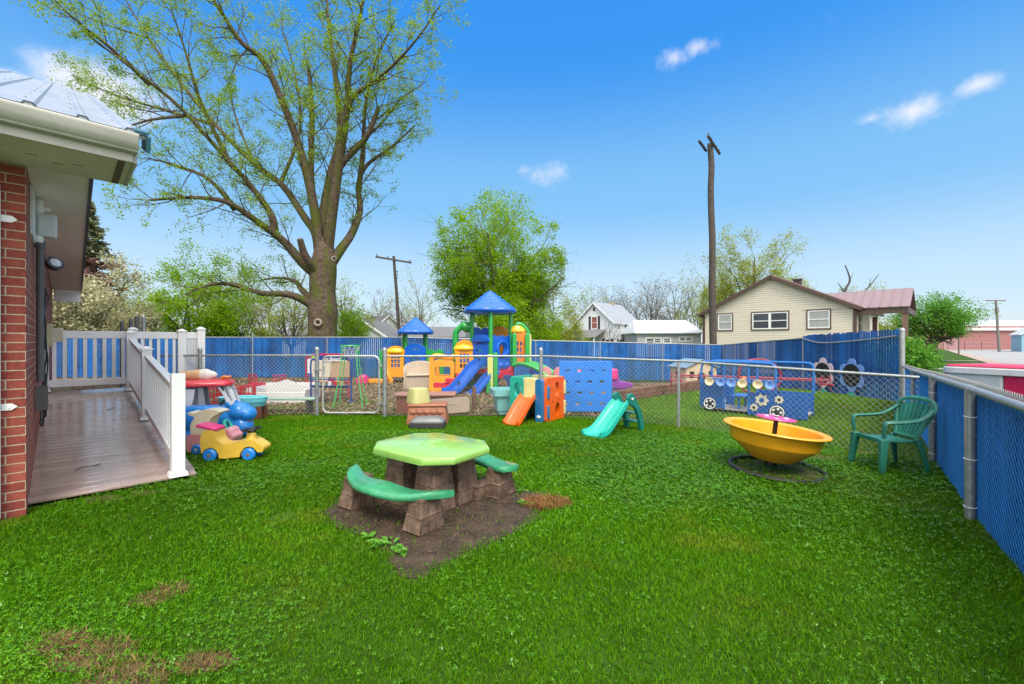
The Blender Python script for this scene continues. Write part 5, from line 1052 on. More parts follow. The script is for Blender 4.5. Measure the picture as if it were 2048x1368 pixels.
# ---- play bus
t = thing('play_bus', 'blue metal play bus with painted flowers, wheels and a row of horns', 'play bus', (4.36, 10.2, 0), -42.3)
BB = mat('bus_blue', (.003, .09, .34), .45, .15, 4); LB = mat('bus_light_blue', (.010, .14, .46), .4, .12)
CF = mat('cream_paint', (.66, .60, .44), .5, .08)
def disc(par, name, x, y, z, r, th, m_):
    mb = MB(); mb.cyl((x, y, z), (x, y - th, z), r, n=28); return mb.build(name, m_, par)
for y in (0, .72):
    mb = MB(); mb.prism(rrect(.0, .12, .50, .70, .02, 2), -.012, .012, T(0, y, 0)); mb.build('rear_panel', BB, t, fix=True)
    mb = MB(); mb.prism(rrect(1.0, .04, 2.10, .52, .02, 2), -.012, .012, T(0, y, 0)); mb.build('front_panel', BB, t, fix=True)
    mb = MB(); mb.tube(spline([(.02, y, .65), (.03, y, .95), (.07, y, 1.11), (.18, y, 1.155), (.8, y, 1.155), (1.38, y, 1.15), (1.48, y, 1.12), (1.53, y, 1.02), (1.53, y, .52)] if y == 0 else [(.02, y, .65), (.03, y, .95), (.07, y, 1.11), (.18, y, 1.155), (1.2, y, 1.155), (1.95, y, 1.15), (2.05, y, 1.12), (2.09, y, 1.02), (2.09, y, .5)], 5), .026, 8); mb.cyl((1.02, y, .04), (1.02, y, 1.15), .022); mb.cyl((.52, y, .1), (.52, y, 1.15), .022); mb.build('roof_bar', LB, t)
    mb = MB(); mb.cyl((0, y, .72), (1.53, y, .73), .015, n=8); mb.build('horn_bar', LB, t)
    for x, z, r in ((.22, .20, .145), (1.56, .14, .15)):
        w = disc(t, 'wheel', x, y - .012, z, r, .012, BLK)
        mb = MB(); mb.torus((0, 0, 0), r * .82, .012, 28, 6, M=T(x, y - .024, z, rx=90)); 
        mb.build('rim', WHITE, w); mb = MB()
        for k in range(5): mb.cyl((x + .5 * r * math.cos(k * 1.257), y - .026, z + .5 * r * math.sin(k * 1.257)), (x + .5 * r * math.cos(k * 1.257), y - .032, z + .5 * r * math.sin(k * 1.257)), r * .17, n=12)
        mb.build('wheel_nuts', WHITE, w)
for x, z, r, m_ in ((1.28, .37, .115, CF), (1.60, .405, .075, CF), (1.13, .20, .072, CF)):
    mb = MB(); mb.prism([((x + r * (1 + .16 * math.cos(7 * a)) * math.cos(a)), z + r * (1 + .16 * math.cos(7 * a)) * math.sin(a)) for a in np.linspace(0, 6.283, 57)[:-1]], -.028, -.014); f_ = mb.build('painted_flower', m_, t, fix=True)
    disc(f_, 'flower_centre', x, -.029, z, r * .42, .006, BB if r > .1 else BLK)
HBL = mat('horn_blue', (.16, .30, .66), .4, .1); HC = mat('horn_cream', (.66, .56, .36), .4, .1)
for x, m_ in ((.22, HC), (.46, HBL), (.68, HBL), (.90, HC), (1.20, HC), (1.43, HBL)):
    mb = MB(); mb.lathe([(.015, -.10), (.02, -.06), (.045, -.01), (.088, .05), (.095, .06), (.088, .062), (.04, .01), (.012, -.03), (.001, -.03)], 22, T(x, -.06, .70, rx=80, rz=22)); mb.build('horn', m_, t, smooth=60)
mb = MB(); mb.box((1.05, .36, .10), (2.06, .70, .03)); mb.build('floor', mat('grey_deck', (.30, .29, .26), .6), t)
mb = MB(); mb.box((.80, .36, .40), (.34, .62, .03)); mb.build('seat', LB, t, bevel=.008)
for y in (.10, .62):
    mb = MB(); mb.box((.80, y, .24), (.04, .04, .28)); mb.build('seat_leg', BB, t)
mb = MB(); mb.cyl((1.55, .3, .50), (1.40, .3, .72), .015); mb.torus((0, 0, 0), .13, .013, 22, 6, M=T(1.40, .3, .72, ry=-40)); mb.build('steering_wheel', BLK, t)
for x in (.55, 1.35):
    mb = MB()
    mb.tube([(x + .09 * math.cos(k * .7), .36 + .09 * math.sin(k * .7), .003 * k) for k in range(30)], .014, 5); mb.build('spring', BLK, t)
# ---- red spinner
t = thing('red_spinner', 'dark red tube spinner with long handle bars behind the blue play bus', 'playground spinner', (6.9, 12.3, -.02), -10)
RT = mat('dark_red_tube', (.30, .012, .04), .4, .2)
lp = [(-.42, 0, .28), (-.50, 0, .55), (-.50, 0, .85), (-.28, 0, 1.10), (.22, 0, 1.11), (.52, 0, .85), (.55, 0, .50), (.25, 0, .22), (-.2, 0, .2)]
mb = MB(); mb.tube(spline(lp + lp[:1], 3)[:-1], .026, 8, closed=True); mb.build('hoop', RT, t)
mb = MB(); mb.cyl((.05, .05, 0), (.05, .05, .62), .05); mb.build('post', RT, t)
mb = MB(); mb.cyl((-2.2, .2, .66), (1.75, -.1, .60), .022); mb.cyl((-2.2, .28, .60), (1.75, -.02, .55), .018); mb.build('cross_bar', RT, t)
for x, z in ((-2.2, .62), (1.72, .58)):
    mb = MB(); mb.tube([(x - .12, .1, z - .3), (x - .1, .1, z + .1), (x + .12, .1, z + .1), (x + .14, .1, z - .3)], .02, 8); mb.box((x, .1, z - .12), (.34, .28, .03)); mb.build('seat', RT, t)
mb = MB(); mb.lathe([(.04, 0), (.07, .06), (.06, .16), (.02, .2), (.001, .2)], 12, T(-.40, -.05, .45)); mb.build('handle_knob', PO, t)
# ---- playhouse
t = thing('playhouse', 'small tan plastic playhouse with slate blue roof by the back fence', 'playhouse', (6.95, 16.9, float(hgt(6.9, 16.9))), 12)
TW = plas('playhouse_tan', (.55, .43, .29), .5, .12, 0); SB = plas('playhouse_roof', (.16, .25, .33), .5, .12, 0)
ar = [(-.16, .02), (.16, .02), (.16, .52)] + circ(0, .52, .16, .12, 10, 0, 180)[1:-1] + [(-.16, .52)]
mb = MB(); mb.prism([[(-.62, 0), (.62, 0), (.62, .80), (0, 1.06), (-.62, .80)], ar, rrect(-.50, .42, -.30, .68, .02, 2), rrect(.30, .42, .50, .68, .02, 2)], -.03, .03, T(0, -.5, 0)); mb.build('front_wall', TW, t, bevel=.008, fix=True)
mb = MB(); mb.prism([(-.62, 0), (.62, 0), (.62, .80), (0, 1.06), (-.62, .80)], -.03, .03, T(0, .5, 0)); mb.build('back_wall', TW, t)
for s in (-1, 1):
    mb = MB(); mb.prism([rrect(-.5, 0, .5, .80, .01, 1), rrect(-.2, .4, .2, .66, .03, 3)], -.03, .03, T(s * .62, 0, 0, rz=90)); mb.build('side_wall', TW, t)
    a = math.degrees(math.atan2(.26, .62)); mb = MB(); mb.box((s * .36, 0, .965), (.80, 1.2, .05), T(s * .36, 0, .965) @ Matrix.Rotation(R(s * a), 4, 'Y') @ T(-s * .36, 0, -.965)); mb.build('roof', SB, t, bevel=.01)
# ---- flowers on the fence
def flower(y, z, petal, label):
    t = thing('fence_flower', label, 'flower cutout', (10.02, y, z), 90 + 180, 'painted flowers on the blue fence')
    mb = MB()
    for k in range(6):
        a = R(30 + 60 * k); mb.prism(circ(.33 * math.cos(a), .33 * math.sin(a), .17, .17, 18), -.03 - .001 * k, -.015 - .001 * k)
    mb.build('petals', petal, t)
    mb = MB(); mb.cyl((0, -.035, 0), (0, -.05, 0), .335, n=36); mb.build('centre', mat('flower_black', (.015, .012, .014), .5), t)
    mb = MB(); mb.prism([(p.x, p.z) for p in spline([(-.05, 0, -.50), (-.16, 0, -.56), (-.10, 0, -.66), (-.04, 0, -.78), (.02, 0, -.68), (.10, 0, -.72), (.15, 0, -.6), (.05, 0, -.50)], 4)], -.035, -.02); mb.build('leaf', plas('leaf_teal', (.05, .48, .30), .5), t, fix=True)
flower(14.15, .60, mat('petal_pale_pink', (.72, .55, .60), .5, .08), 'black flower cutout with pale pink petals on the blue fence')
flower(12.95, .62, mat('petal_blue', (.18, .32, .72), .5, .08), 'black flower cutout with light blue petals on the blue fence')
# ================================================================ houses beyond the fence
GLASS = mat('window_glass', (.05, .06, .07), .08, .2, 1.5, spec=.8); BROWN = mat('brown_trim', (.075, .042, .032), .55); CURT = mat('window_blind', (.30, .31, .30), .35, .1, 2, spec=.7)
def window(par, M_, x, z, w, h, fr, tr=None, n=1, glass=None, y=0):
    """window set in the wall plane y=0 of M_ (outwards is -y)"""
    mb = MB(); f = .07; tr_ = tr or fr
    o = rrect(x - w / 2 - .06, z - .06, x + w / 2 + .06, z + h + .06, .002, 1); i_ = rrect(x - w / 2, z, x + w / 2, z + h, .002, 1); mb.prism([o, i_], y - .05, y - .002, M_); wn_ = mb.build('window', tr_, par)
    mb = MB()
    for k in range(n):
        x0 = x - w / 2 + k * w / n; x1 = x0 + w / n
        mb.prism([rrect(x0, z, x1, z + h, .002, 1), rrect(x0 + f, z + f, x1 - f, z + h - f, .002, 1)], y - .04, y - .01, M_); mb.box(((x0 + x1) / 2, y - .025, z + h / 2), (w / n - .1, .035, .05), M_)
    mb.build('frame', fr, wn_)
    mb = MB(); mb.box((x, y - .012, z + h / 2), (w - .02, .01, h - .02), M_); mb.build('pane', glass or GLASS, wn_)
    return wn_
def gable(name, label, loc, rz, W, D, eave, peak, wm, rm, trim, over=.3, ribs=0, zb=-.6):
    """gable end on local y=0 from x=0 to W, ridge running along +y"""
    t = thing(name, label, 'house', (loc[0], loc[1], -.3), rz); eave += .3; peak += .3
    mb = MB(); mb.prism([(0, 0), (W, 0), (W, eave), (W / 2, peak), (0, eave)], 0, D); mb.build('wall', wm, t)
    a = math.atan2(peak - eave, W / 2); L = (W / 2 + over) / math.cos(a); mb = MB()
    for s in (-1, 1):
        m_ = T(W / 2, 0, peak + .06) @ Matrix.Rotation(s * a, 4, 'Y'); mb.box((s * L / 2, D / 2, 0), (L, D + 2 * over, .08), m_)
        for k in range(ribs): mb.box((s * L / 2, -over + (k + .5) * (D + 2 * over) / ribs, .05), (L, .05, .04), m_)
    rf = mb.build('roof', rm, t); mb = MB()
    for s in (-1, 1):
        m_ = T(W / 2, 0, peak + .04) @ Matrix.Rotation(s * a, 4, 'Y'); mb.box((s * L / 2, -over - .015, -.05), (L, .05, .18), m_); mb.box((s * (L + .012), D / 2, -.04), (.05, D + 2 * over, .16), m_)
    mb.build('eaves_trim', trim, t); return t, rf
CSID = lined('cream_siding', (.62, .56, .46), .135, .03); WSID = lined('white_lap_siding', (.60, .62, .65), .15, .02); GSID = lined('grey_siding', (.34, .36, .38), .15, .02)
SHG = mat('grey_shingle', (.15, .15, .155), .9, .2, 6, bump=.4, bscale=12); WROOF = mat('white_metal_roof', (.56, .58, .60), .4, .06); MAUVE = mat('mauve_metal_roof', (.25, .17, .17), .4, .08, metal=.15); DSH = mat('dark_shingle', (.085, .085, .09), .9, .2, 6); WTRIM = mat('white_trim', (.68, .68, .68), .5)
I4 = Matrix.Identity(4)
# ---- cream bungalow
W_ = 8.2; t, rf = gable('bungalow', 'cream sided bungalow with brown trim and mauve metal porch roof', (12.85, 29.6), -45.6, W_, 9, 3.5, 5.55, CSID, MAUVE, BROWN, .25, 18)
for x in (.06, W_ - .06):
    mb = MB(); mb.box((x, -.02, 1.85), (.16, .05, 3.7)); mb.build('corner_board', BROWN, t)
window(t, I4, 1.42, 2.68, .88, 1.02, WTRIM, BROWN, 1, CURT); window(t, I4, 4.02, 2.68, 1.95, 1.02, WTRIM, BROWN, 2); window(t, I4, 6.5, 2.68, 1.05, 1.02, WTRIM, BROWN, 1, CURT)
MR = T(W_, 0, 0, rz=90); window(t, MR, 1.2, 2.4, .8, 1.1, WTRIM, BROWN)
mb = MB(); mb.box((4.75, 3.2, 5.6), (.42, .42, .6)); mb.box((4.75, 3.2, 5.93), (.5, .5, .08)); mb.build('chimney', mat('dark_brick', (.05, .035, .03), .8), rf)
mb = MB(); mb.box((.6, -.08, 3.9), (.12, .12, .16)); mb.cyl((.6, -.1, 3.85), (.6, -.2, 3.8), .04); mb.build('wall_lamp', BROWN, t)
pa = math.atan2(1.08, 2.25); mb = MB()
for s in (-1, 1):
    m_ = T(W_, 2.35, 4.82) @ Matrix.Rotation(-s * pa, 4, 'X'); mb.box((-.15, s * 1.3, 0), (4.6, 2.6, .06), m_)
    for k in range(11): mb.box((-2.4 + k * .42, s * 1.3, .045), (.05, 2.6, .04), m_)
mb.build('porch_roof', MAUVE, t)
mb = MB(); mb.box((W_ + 1.03, .12, 3.53), (2.1, .10, .30)); mb.box((W_ + 2.05, 2.3, 3.53), (.10, 4.5, .30)); mb.box((W_ + 1.0, 2.3, 3.66), (2.0, 4.4, .04)); mb.build('porch_beam', BROWN, t)
for x, y in ((W_ + 1.95, .22), (W_ + .3, 4.4)):
    mb = MB(); mb.box((x, y, 1.7), (.22, .22, 3.4)); mb.build('porch_post', mat('brown_post', (.16, .085, .065), .6), t)
mb = MB(); mb.box((W_ + 1.0, 2.3, .3), (2.0, 4.5, .6)); mb.build('porch_floor', mat('concrete', (.42, .40, .36), .85, .1, 2), t)
mb = MB(); mb.sph((W_ + 1.2, 1.4, 3.58), (.13, .13, .06), 12, 6); mb.build('porch_lamp', mat('lamp_globe', (.75, .62, .5), .3), t)
# ---- white two storey house
t, rf = gable('farmhouse', 'white two storey house with metal roof, shuttered windows and porch', (9.35, 64.6), -45.6, 6.5, 6.6, 4.35, 7.15, WSID, mat('silver_metal_roof', (.36, .38, .41), .4, .06, metal=.2), WTRIM, .3, 14)
SHUT = mat('dark_shutter', (.035, .025, .028), .6)
def shut(M_, x, z, w, h, g=None):
    wn_ = window(t, M_, x, z, w, h, WTRIM, WTRIM, 1, g)
    for s in (-1, 1):
        mb = MB(); mb.box((x + s * (w / 2 + .28), -.035, z + h / 2), (.36, .04, h + .1), M_); mb.build('shutter', SHUT, t)
shut(I4, 3.3, 3.75, 1.0, 1.75, mat('red_curtain', (.22, .07, .06), .5)); shut(I4, 5.5, .8, .8, 1.5)
mb = MB(); mb.box((3.25, -.02, 6.55), (.35, .05, .5)); mb.build('attic_vent', SHUT, t)
MR = T(6.5, 0, 0, rz=90); shut(MR, 3.6, 3.2, .8, 1.2); shut(MR, 1.6, .8, .8, 1.5); window(t, MR, 1.2, 3.6, .6, .7, WTRIM, WTRIM)
mb = MB(); mb.add([(-1.5, -2.6, 2.55), (5.2, -2.6, 2.55), (5.2, -.02, 3.6), (-1.5, -.02, 3.6), (-1.5, -2.6, 2.45), (5.2, -2.6, 2.45), (5.2, -.02, 3.5), (-1.5, -.02, 3.5)], [(0, 1, 2, 3), (7, 6, 5, 4), (0, 4, 5, 1), (1, 5, 6, 2), (3, 7, 4, 0)]); mb.build('porch_roof', SHG, t)
for x in (-1.3, .9, 3.1, 5.0):
    mb = MB(); mb.box((x, -2.5, 1.25), (.14, .14, 2.5)); mb.build('porch_post', WTRIM, t)
mb = MB(); mb.box((-1.6, 2, 1.6), (3.2, 4, 3.2)); mb.build('side_wing', WSID, t); mb = MB(); mb.box((-1.6, 2, 3.25), (3.5, 4.4, .12)); mb.build('wing_roof', SHG, t)
mb = MB(); mb.box((3.25, 4.5, 7.2), (.6, .6, 1.3)); mb.build('chimney', mat('tan_brick', (.30, .26, .18), .8), rf)
# ---- other houses: eaves towards the yard
def ranch(name, label, px0, px1, Y, eave_py, ridge_py, wm, rm, wins=(), rz=0, D=7, hip=1.2, over=.4, door=None):
    x0 = (px0 - CX) / FPX * Y; x1 = (px1 - CX) / FPX * Y; W = x1 - x0; e = CAMH + (CY - eave_py) / FPX * Y + .3; r = CAMH + (CY - ridge_py) / FPX * (Y + D / 2) + .3
    t = thing(name, label, 'house', (x0, Y, -.3), rz)
    mb = MB(); mb.box((W / 2, D / 2, e / 2), (W, D, e)); mb.build('wall', wm, t)
    o = over; mb = MB(); mb.add([(-o, -o, e), (W + o, -o, e), (W + o, D + o, e), (-o, D + o, e), (hip - o, D / 2, r), (W - hip + o, D / 2, r), (-o, -o, e + .12), (W + o, -o, e + .12), (W + o, D + o, e + .12), (-o, D + o, e + .12), (hip - o, D / 2, r + .1), (W - hip + o, D / 2, r + .1)],
        [(3, 2, 1, 0), (6, 7, 11, 10), (8, 9, 10, 11), (9, 6, 10), (7, 8, 11), (0, 1, 7, 6), (1, 2, 8, 7), (2, 3, 9, 8), (3, 0, 6, 9)]); mb.build('roof', rm, t, fix=True, smooth=0)
    for (px, py0, py1, w) in wins: window(t, I4, (px - CX) / FPX * Y - x0, CAMH + .3 - (py1 - CY) / FPX * Y, w, (py1 - py0) / FPX * Y, WTRIM, WTRIM, 2 if w > 1.5 else 1)
    return t
ranch('cottage', 'low grey house with bright white roof behind the blue fence', 1274, 1402, 55, 667, 642, GSID, WROOF, [(1300, 676, 689, 1.0), (1315, 676, 686, .9), (1334, 676, 686, .9), (1371, 674, 682, 1.6)], 0, 7, .9)
ranch('cottage', 'low house with grey shingle roof behind the huge tree trunk', 548, 640, 46, 672, 650, WSID, SHG, [], 0, 8, 1.8)
t, rf = gable('cottage', 'white sided gable end just right of the huge tree trunk', (-17.3, 42), 0, 5.9, 8, 1.75, 3.75, WSID, SHG, WTRIM, .3)
t, rf = gable('cottage', 'tall white house with dark shingle roof between the tree trunk and the leaning pole', (-21.0, 66), 40, 5.2, 9, 3.5, 5.7, WSID, DSH, WTRIM, .3); window(t, I4, 2.6, 2.4, .8, 1.2, WTRIM)
t, rf = gable('shed', 'small grey gabled building behind the small playset roof', (-16.0, 52), 8, 2.9, 4, 2.0, 3.3, GSID, SHG, WTRIM, .2); t['category'] = 'shed'
ranch('cottage', 'long grey shingle roofed house left of the big bright green tree', 775, 925, 48, 676, 655, GSID, SHG, [(880, 678, 687, 1.0)], 0, 8, .5)
ranch('cottage', 'cream house mostly hidden under the big bright green tree', 1040, 1130, 46, 673, 655, CSID, SHG, [(1108, 676, 688, 1.0)], 0, 8, .8)
# ---- far right
t = thing('warehouse', 'long low red metal warehouse with white roof across the street', 'warehouse', (78, 112, -.3), -5)
mb = MB(); mb.box((40, 9, 2.9), (80, 18, 5.8)); mb.build('wall', lined('red_metal_wall', (.28, .115, .115), .9, .05, 'X', .6), t)
mb = MB(); mb.add([(-.5, -.5, 5.3), (80.5, -.5, 5.3), (80.5, 9, 7.6), (-.5, 9, 7.6), (80.5, 19, 5.3), (-.5, 19, 5.3)], [(0, 1, 2, 3), (3, 2, 4, 5)]); rf = mb.build('roof', WROOF, t)
mb = MB(); mb.box((40, -.55, 5.05), (81, .1, .6)); mb.build('eaves_trim', WTRIM, t)
for x in (14, 31, 49):
    mb = MB(); mb.box((x, -.06, 1.7), (3.2, .1, 3.2)); mb.build('door', mat('pale_red_door', (.32, .17, .17), .6), t)
t = thing('warehouse', 'white roofed warehouse far behind the red one', 'warehouse', (100, 165, -.3), -5)
mb = MB(); mb.box((45, 10, 3.8), (90, 20, 7.6)); mb.build('wall', GSID, t)
mb = MB(); mb.add([(-.5, -.5, 7.5), (90.5, -.5, 7.5), (90.5, 10, 10.0), (-.5, 10, 10.0), (90.5, 20.5, 7.5), (-.5, 20.5, 7.5)], [(0, 1, 2, 3), (3, 2, 4, 5)]); mb.build('roof', mat('dull_metal_roof', (.50, .51, .52), .5, .05), t)
mb = MB(); mb.cyl((23, 10, 9.5), (23, 10, 14.5), .25); mb.build('flue', GALV, t)
t, rf = gable('garage', 'small light blue gabled building across the street at the right edge', (97.3, 84), -40, 7, 9, 3.2, 5.6, lined('blue_siding', (.22, .42, .52), .3, .02), WROOF, WTRIM, .3); t['category'] = 'garage'
for x in (2.3, 3.6):
    mb = MB(); mb.box((x, -.05, 1.5), (.7, .08, 2.6 if x < 3 else 1.8)); mb.build('door', WTRIM, t)
# ---- poles
POLE = mat('pole_wood', (.050, .040, .034), .9, .4, 8, bump=.8, bscale=30, col2=(.095, .078, .066))
def rough(mb, p0, p1, r0, r1, k=9, j=.02, seed=1):
    rg = random.Random(seed); p0, p1 = Vector(p0), Vector(p1); pts = [p0.lerp(p1, i / k) + Vector((rg.uniform(-j, j), rg.uniform(-j, j), 0)) for i in range(k + 1)]; mb.tube(pts, [r0 + (r1 - r0) * i / k for i in range(k + 1)], 12)
t = thing('utility_pole', 'tall dark wooden utility pole with two short crossarms before the cream bungalow', 'utility pole', (10.62, 23.2, -.3))
mb = MB(); rough(mb, (0, 0, 0), (-.10, .1, 12.4), .19, .145, 10, .03); mb.build('pole', POLE, t, smooth=60)
for dx, L0, L1, z in ((-.28, -1.25, .2, 12.15), (.10, -1.3, 1.35, 12.30)):
    mb = MB(); d = Vector((.6, .8, 0)); o = Vector((dx - .05, .1 - dx * .5, z)); mb.tube([o + d * L0, o + d * L1], .075, 4); mb.build('crossarm', POLE, t)
mb = MB()
for k in (-1.2, -.5, .6, 1.2): mb.cyl((.05 + .6 * k, .05 + .8 * k, 12.36), (.05 + .6 * k, .05 + .8 * k, 12.5), .03)
mb.build('insulator', mat('brown_insulator', (.08, .05, .04), .3), t)
t = thing('utility_pole', 'leaning dark wooden utility pole with one long crossarm, right of the huge tree', 'utility pole', (-10.55, 42, -.2))
mb = MB(); rough(mb, (0, 0, 0), (-.75, 0, 10.0), .19, .13, 8, .02, 3); mb.build('pole', POLE, t, smooth=60)
mb = MB(); mb.box((-.72, -.15, 9.62), (3.45, .12, .16), T(-.72, 0, 9.62) @ Matrix.Rotation(R(9.5), 4, 'Y') @ T(.72, 0, -9.62)); mb.build('crossarm', POLE, t)
mb = MB()
for x, z in ((-2.3, 10.05), (-1.25, 9.86), (.85, 9.5)): mb.cyl((x, -.15, z - .1), (x, -.15, z + .12), .05)
for z in (7.9, 8.2, 8.5): mb.cyl((-.45, -.1, z), (-.3, -.1, z), .05)
mb.build('insulator', mat('brown_insulator', (.08, .05, .04), .3), t)
t = thing('utility_pole', 'far grey utility pole beside the light blue garage', 'utility pole', (92.5, 83.5, -.3))
mb = MB(); rough(mb, (0, 0, 0), (-.7, 0, 9.9), .24, .17, 6, .03, 4); mb.box((-.7, 0, 9.75), (3.7, .2, .22)); mb.box((-.72, -.2, 7.9), (.4, .4, 1.0)); mb.build('pole', mat('grey_pole', (.16, .145, .13), .9, .2), t)
t = MB(); rough(t, (59.5, 58.6, -.3), (59.5, 58.6, 4.2), .09, .07, 5, .0); tag(t.build('sign_post', mat('rusty_pole', (.13, .10, .09), .8)), 'thin rusty pole standing on the verge beside the street', 'pole')
t = MB(); t.cyl((-27.4, 40, -.1), (-27.4, 40, 6.4), .13, .10); t.box((-27.6, 40, 6.2), (.3, .3, .5)); tag(t.build('light_pole', mat('pale_pole', (.55, .53, .50), .7)), 'thin pale pole in front of the trees left of the huge trunk', 'pole')
for i, (px, py, r, w) in enumerate(((244, 645, .05, 'leftmost and shortest'), (262, 640, .055, 'second from the left'), (274, 634, .07, 'third from the left'), (287, 634, .06, 'rightmost, pale'))):
    p = P(px, py, 14.0 + i * .2); mb = MB(); mb.cyl((p.x, p.y, 0), (p.x, p.y, p.z), r, n=12); mb.lathe([(r, 0), (r * .6, .05), (.001, .06)], 12, T(p.x, p.y, p.z)); tag(mb.build('fence_post', GALV if i == 3 else mat('dark_post', (.12, .12, .12), .6)), 'bare steel post behind the white gate, ' + w + ' of the row', 'post', 'steel posts behind the white gate')
# thin wire fence and verge by the warehouse
t = thing('wire_fence', 'low thin wire fence in front of the red warehouse', 'fence', (66, 100, -.3), -5)
for k in range(13):
    mb = MB(); mb.cyl((k * 3.4, 0, 0), (k * 3.4, 0, 1.9), .05, n=6); mb.build('post', mat('dark_metal', (.05, .05, .05), .6), t)
for z in (.1, 1.0, 1.85):
    mb = MB(); mb.cyl((0, 0, z), (40.8, 0, z), .03, n=4); mb.build('rail', GALV, t)
# ---- red and grey box trailer over the fence
t = thing('box_trailer', 'low red and pale grey box with rounded rim just outside the right fence', 'trailer', (9.28, 9.55, 0), -73)
RC = mat('red_enamel', (.52, .012, .06), .35, .08); PGR = mat('pale_grey_panel', (.55, .54, .53), .4, .08)
mb = MB(); mb.loft([[(1.9 + a * (1.9 - i_), .8 + b_ * (.8 - i_), z) for a, b_ in rrect(-1, -1, 1, 1, .16, 5)] for i_, z in ((.06, .93), (.0, .95), (.0, 1.06), (.04, 1.09), (.25, 1.10))]); mb.build('rim', PGR, t, smooth=50)
mb = MB(); mb.loft([[(1.9 + a * (1.9 - i_), .8 + b_ * (.8 - i_), z) for a, b_ in rrect(-1, -1, 1, 1, .16, 5)] for i_, z in ((.03, 1.085), (.02, 1.10), (.06, 1.125), (.3, 1.13))]); mb.build('lid', RC, t, smooth=50)
mb = MB(); mb.box((.52, .8, .55), (.9, 1.45, .78)); mb.build('grey_panel', PGR, t, bevel=.03)
mb = MB(); mb.box((2.35, .8, .55), (2.74, 1.45, .78)); mb.build('red_panel', RC, t, bevel=.03)
mb = MB(); mb.box((.035, .8, .60), (.06, 1.3, .68)); mb.build('end_panel', RC, t, bevel=.01)
for x in (.7, 3.0):
    for y in (.1, 1.5): wheel(t, x, y, .17, .12, BLK, GALV)
# ================================================================ trees
BARK = mat('bark', (.075, .058, .042), .95, .4, 4, bump=1, bscale=22, spec=.15, col2=(.16, .125, .09))
def mossbark():
    m = mat('mossy_bark', (.055, .040, .030), .95, .3, 6, bump=1, bscale=18, spec=.12, col2=(.16, .115, .085)); t = m.node_tree; N = t.nodes.new; K = t.links.new; p = t.nodes['Principled BSDF']
    co = N('ShaderNodeTexCoord'); mp = N('ShaderNodeMapping'); mp.inputs['Scale'].default_value = (1.2, 1.2, .35); K(co.outputs['Object'], mp.inputs[0]); n = N('ShaderNodeTexNoise'); n.inputs['Scale'].default_value = 1.6; n.inputs['Detail'].default_value = 7; n.inputs['Roughness'].default_value = .7; K(mp.outputs[0], n.inputs[0])
    mr = N('ShaderNodeMapRange'); mr.inputs[1].default_value = .46; mr.inputs[2].default_value = .60; mr.inputs[4].default_value = .85; K(n.outputs[0], mr.inputs[0]); mx = N('ShaderNodeMix'); mx.data_type = 'RGBA'; mx.inputs['B'].default_value = (.075, .095, .012, 1)
    l = p.inputs['Base Color'].links[0].from_socket; K(l, mx.inputs['A']); K(mr.outputs[0], mx.inputs['Factor']); K(mx.outputs['Result'], p.inputs['Base Color']); return m
MOSS = mossbark(); GREYB = mat('grey_bark', (.11, .095, .08), .95, .3, 4, bump=.6, bscale=20, spec=.15)
def leaves(pts, size, rng, spread, flat=.5, droop=.0):
    pts = np.asarray(pts); n = len(pts); c = pts + rng.normal(0, spread, (n, 3))
    u = rng.normal(0, 1, (n, 3)); u[:, 2] *= flat; u[:, 2] -= droop; u /= np.linalg.norm(u, axis=1)[:, None] + 1e-9
    w = np.cross(u, rng.normal(0, 1, (n, 3)) + np.array([0, 0, 1.2])); w /= np.linalg.norm(w, axis=1)[:, None] + 1e-9
    s = (size * rng.uniform(.6, 1.35, n))[:, None]
    return np.stack([c - u * s * .5, c + w * s * .32, c + u * s * .5, c - w * s * .32], 1).reshape(-1, 3)
def limb(mb, p, d, L, r, lvl, cfg, rng, tips, nseg=None, up=None):
    """one branch with its children; cfg[lvl] = (children, length ratio, angle, up pull, sides)"""
    nch, lr, ang, pull, sides = cfg[lvl]; n = nseg or max(3, 6 - lvl); pts = [p]; rs = [r]; q = Vector(p); d = Vector(d).normalized()
    for i in range(n):
        d = (d + Vector(rng.normal(0, .11 + .03 * lvl, 3)) + Vector((0, 0, pull * .22))).normalized(); q = q + d * (L / n); pts.append(q); rs.append(r * (1 - .72 * (i + 1) / n))
    mb.tube(pts, rs, sides, cap=False)
    if lvl == len(cfg) - 1:
        for i in range(1, n + 1): tips.append(tuple(pts[i]))
        return
    spawn(mb, pts, rs, lvl, cfg, rng, tips, L)
def spawn(mb, pts, rs, lvl, cfg, rng, tips, L, f0=.25):
    nch, lr, ang, pull, sides = cfg[lvl]; n = len(pts) - 1; k0 = rng.uniform(0, 6.28)
    for k in range(nch):
        f = f0 + (1 - f0) * (k + rng.uniform(.2, .9)) / nch; x = f * n; i = min(int(x), n - 1); q = pts[i].lerp(pts[i + 1], x - i); d = (pts[i + 1] - pts[i]).normalized()
        a = k0 + k * 2.4 + rng.uniform(-.4, .4); o = d.orthogonal().normalized(); o = Matrix.Rotation(a, 3, d) @ o; th = R(ang * rng.uniform(.7, 1.3))
        rr = rs[i] + (rs[i + 1] - rs[i]) * (x - i)
        limb(mb, q, d * math.cos(th) + o * math.sin(th), L * lr * rng.uniform(.65, 1.2) * (1.15 - .5 * f), rr * .55, lvl + 1, cfg, rng, tips)
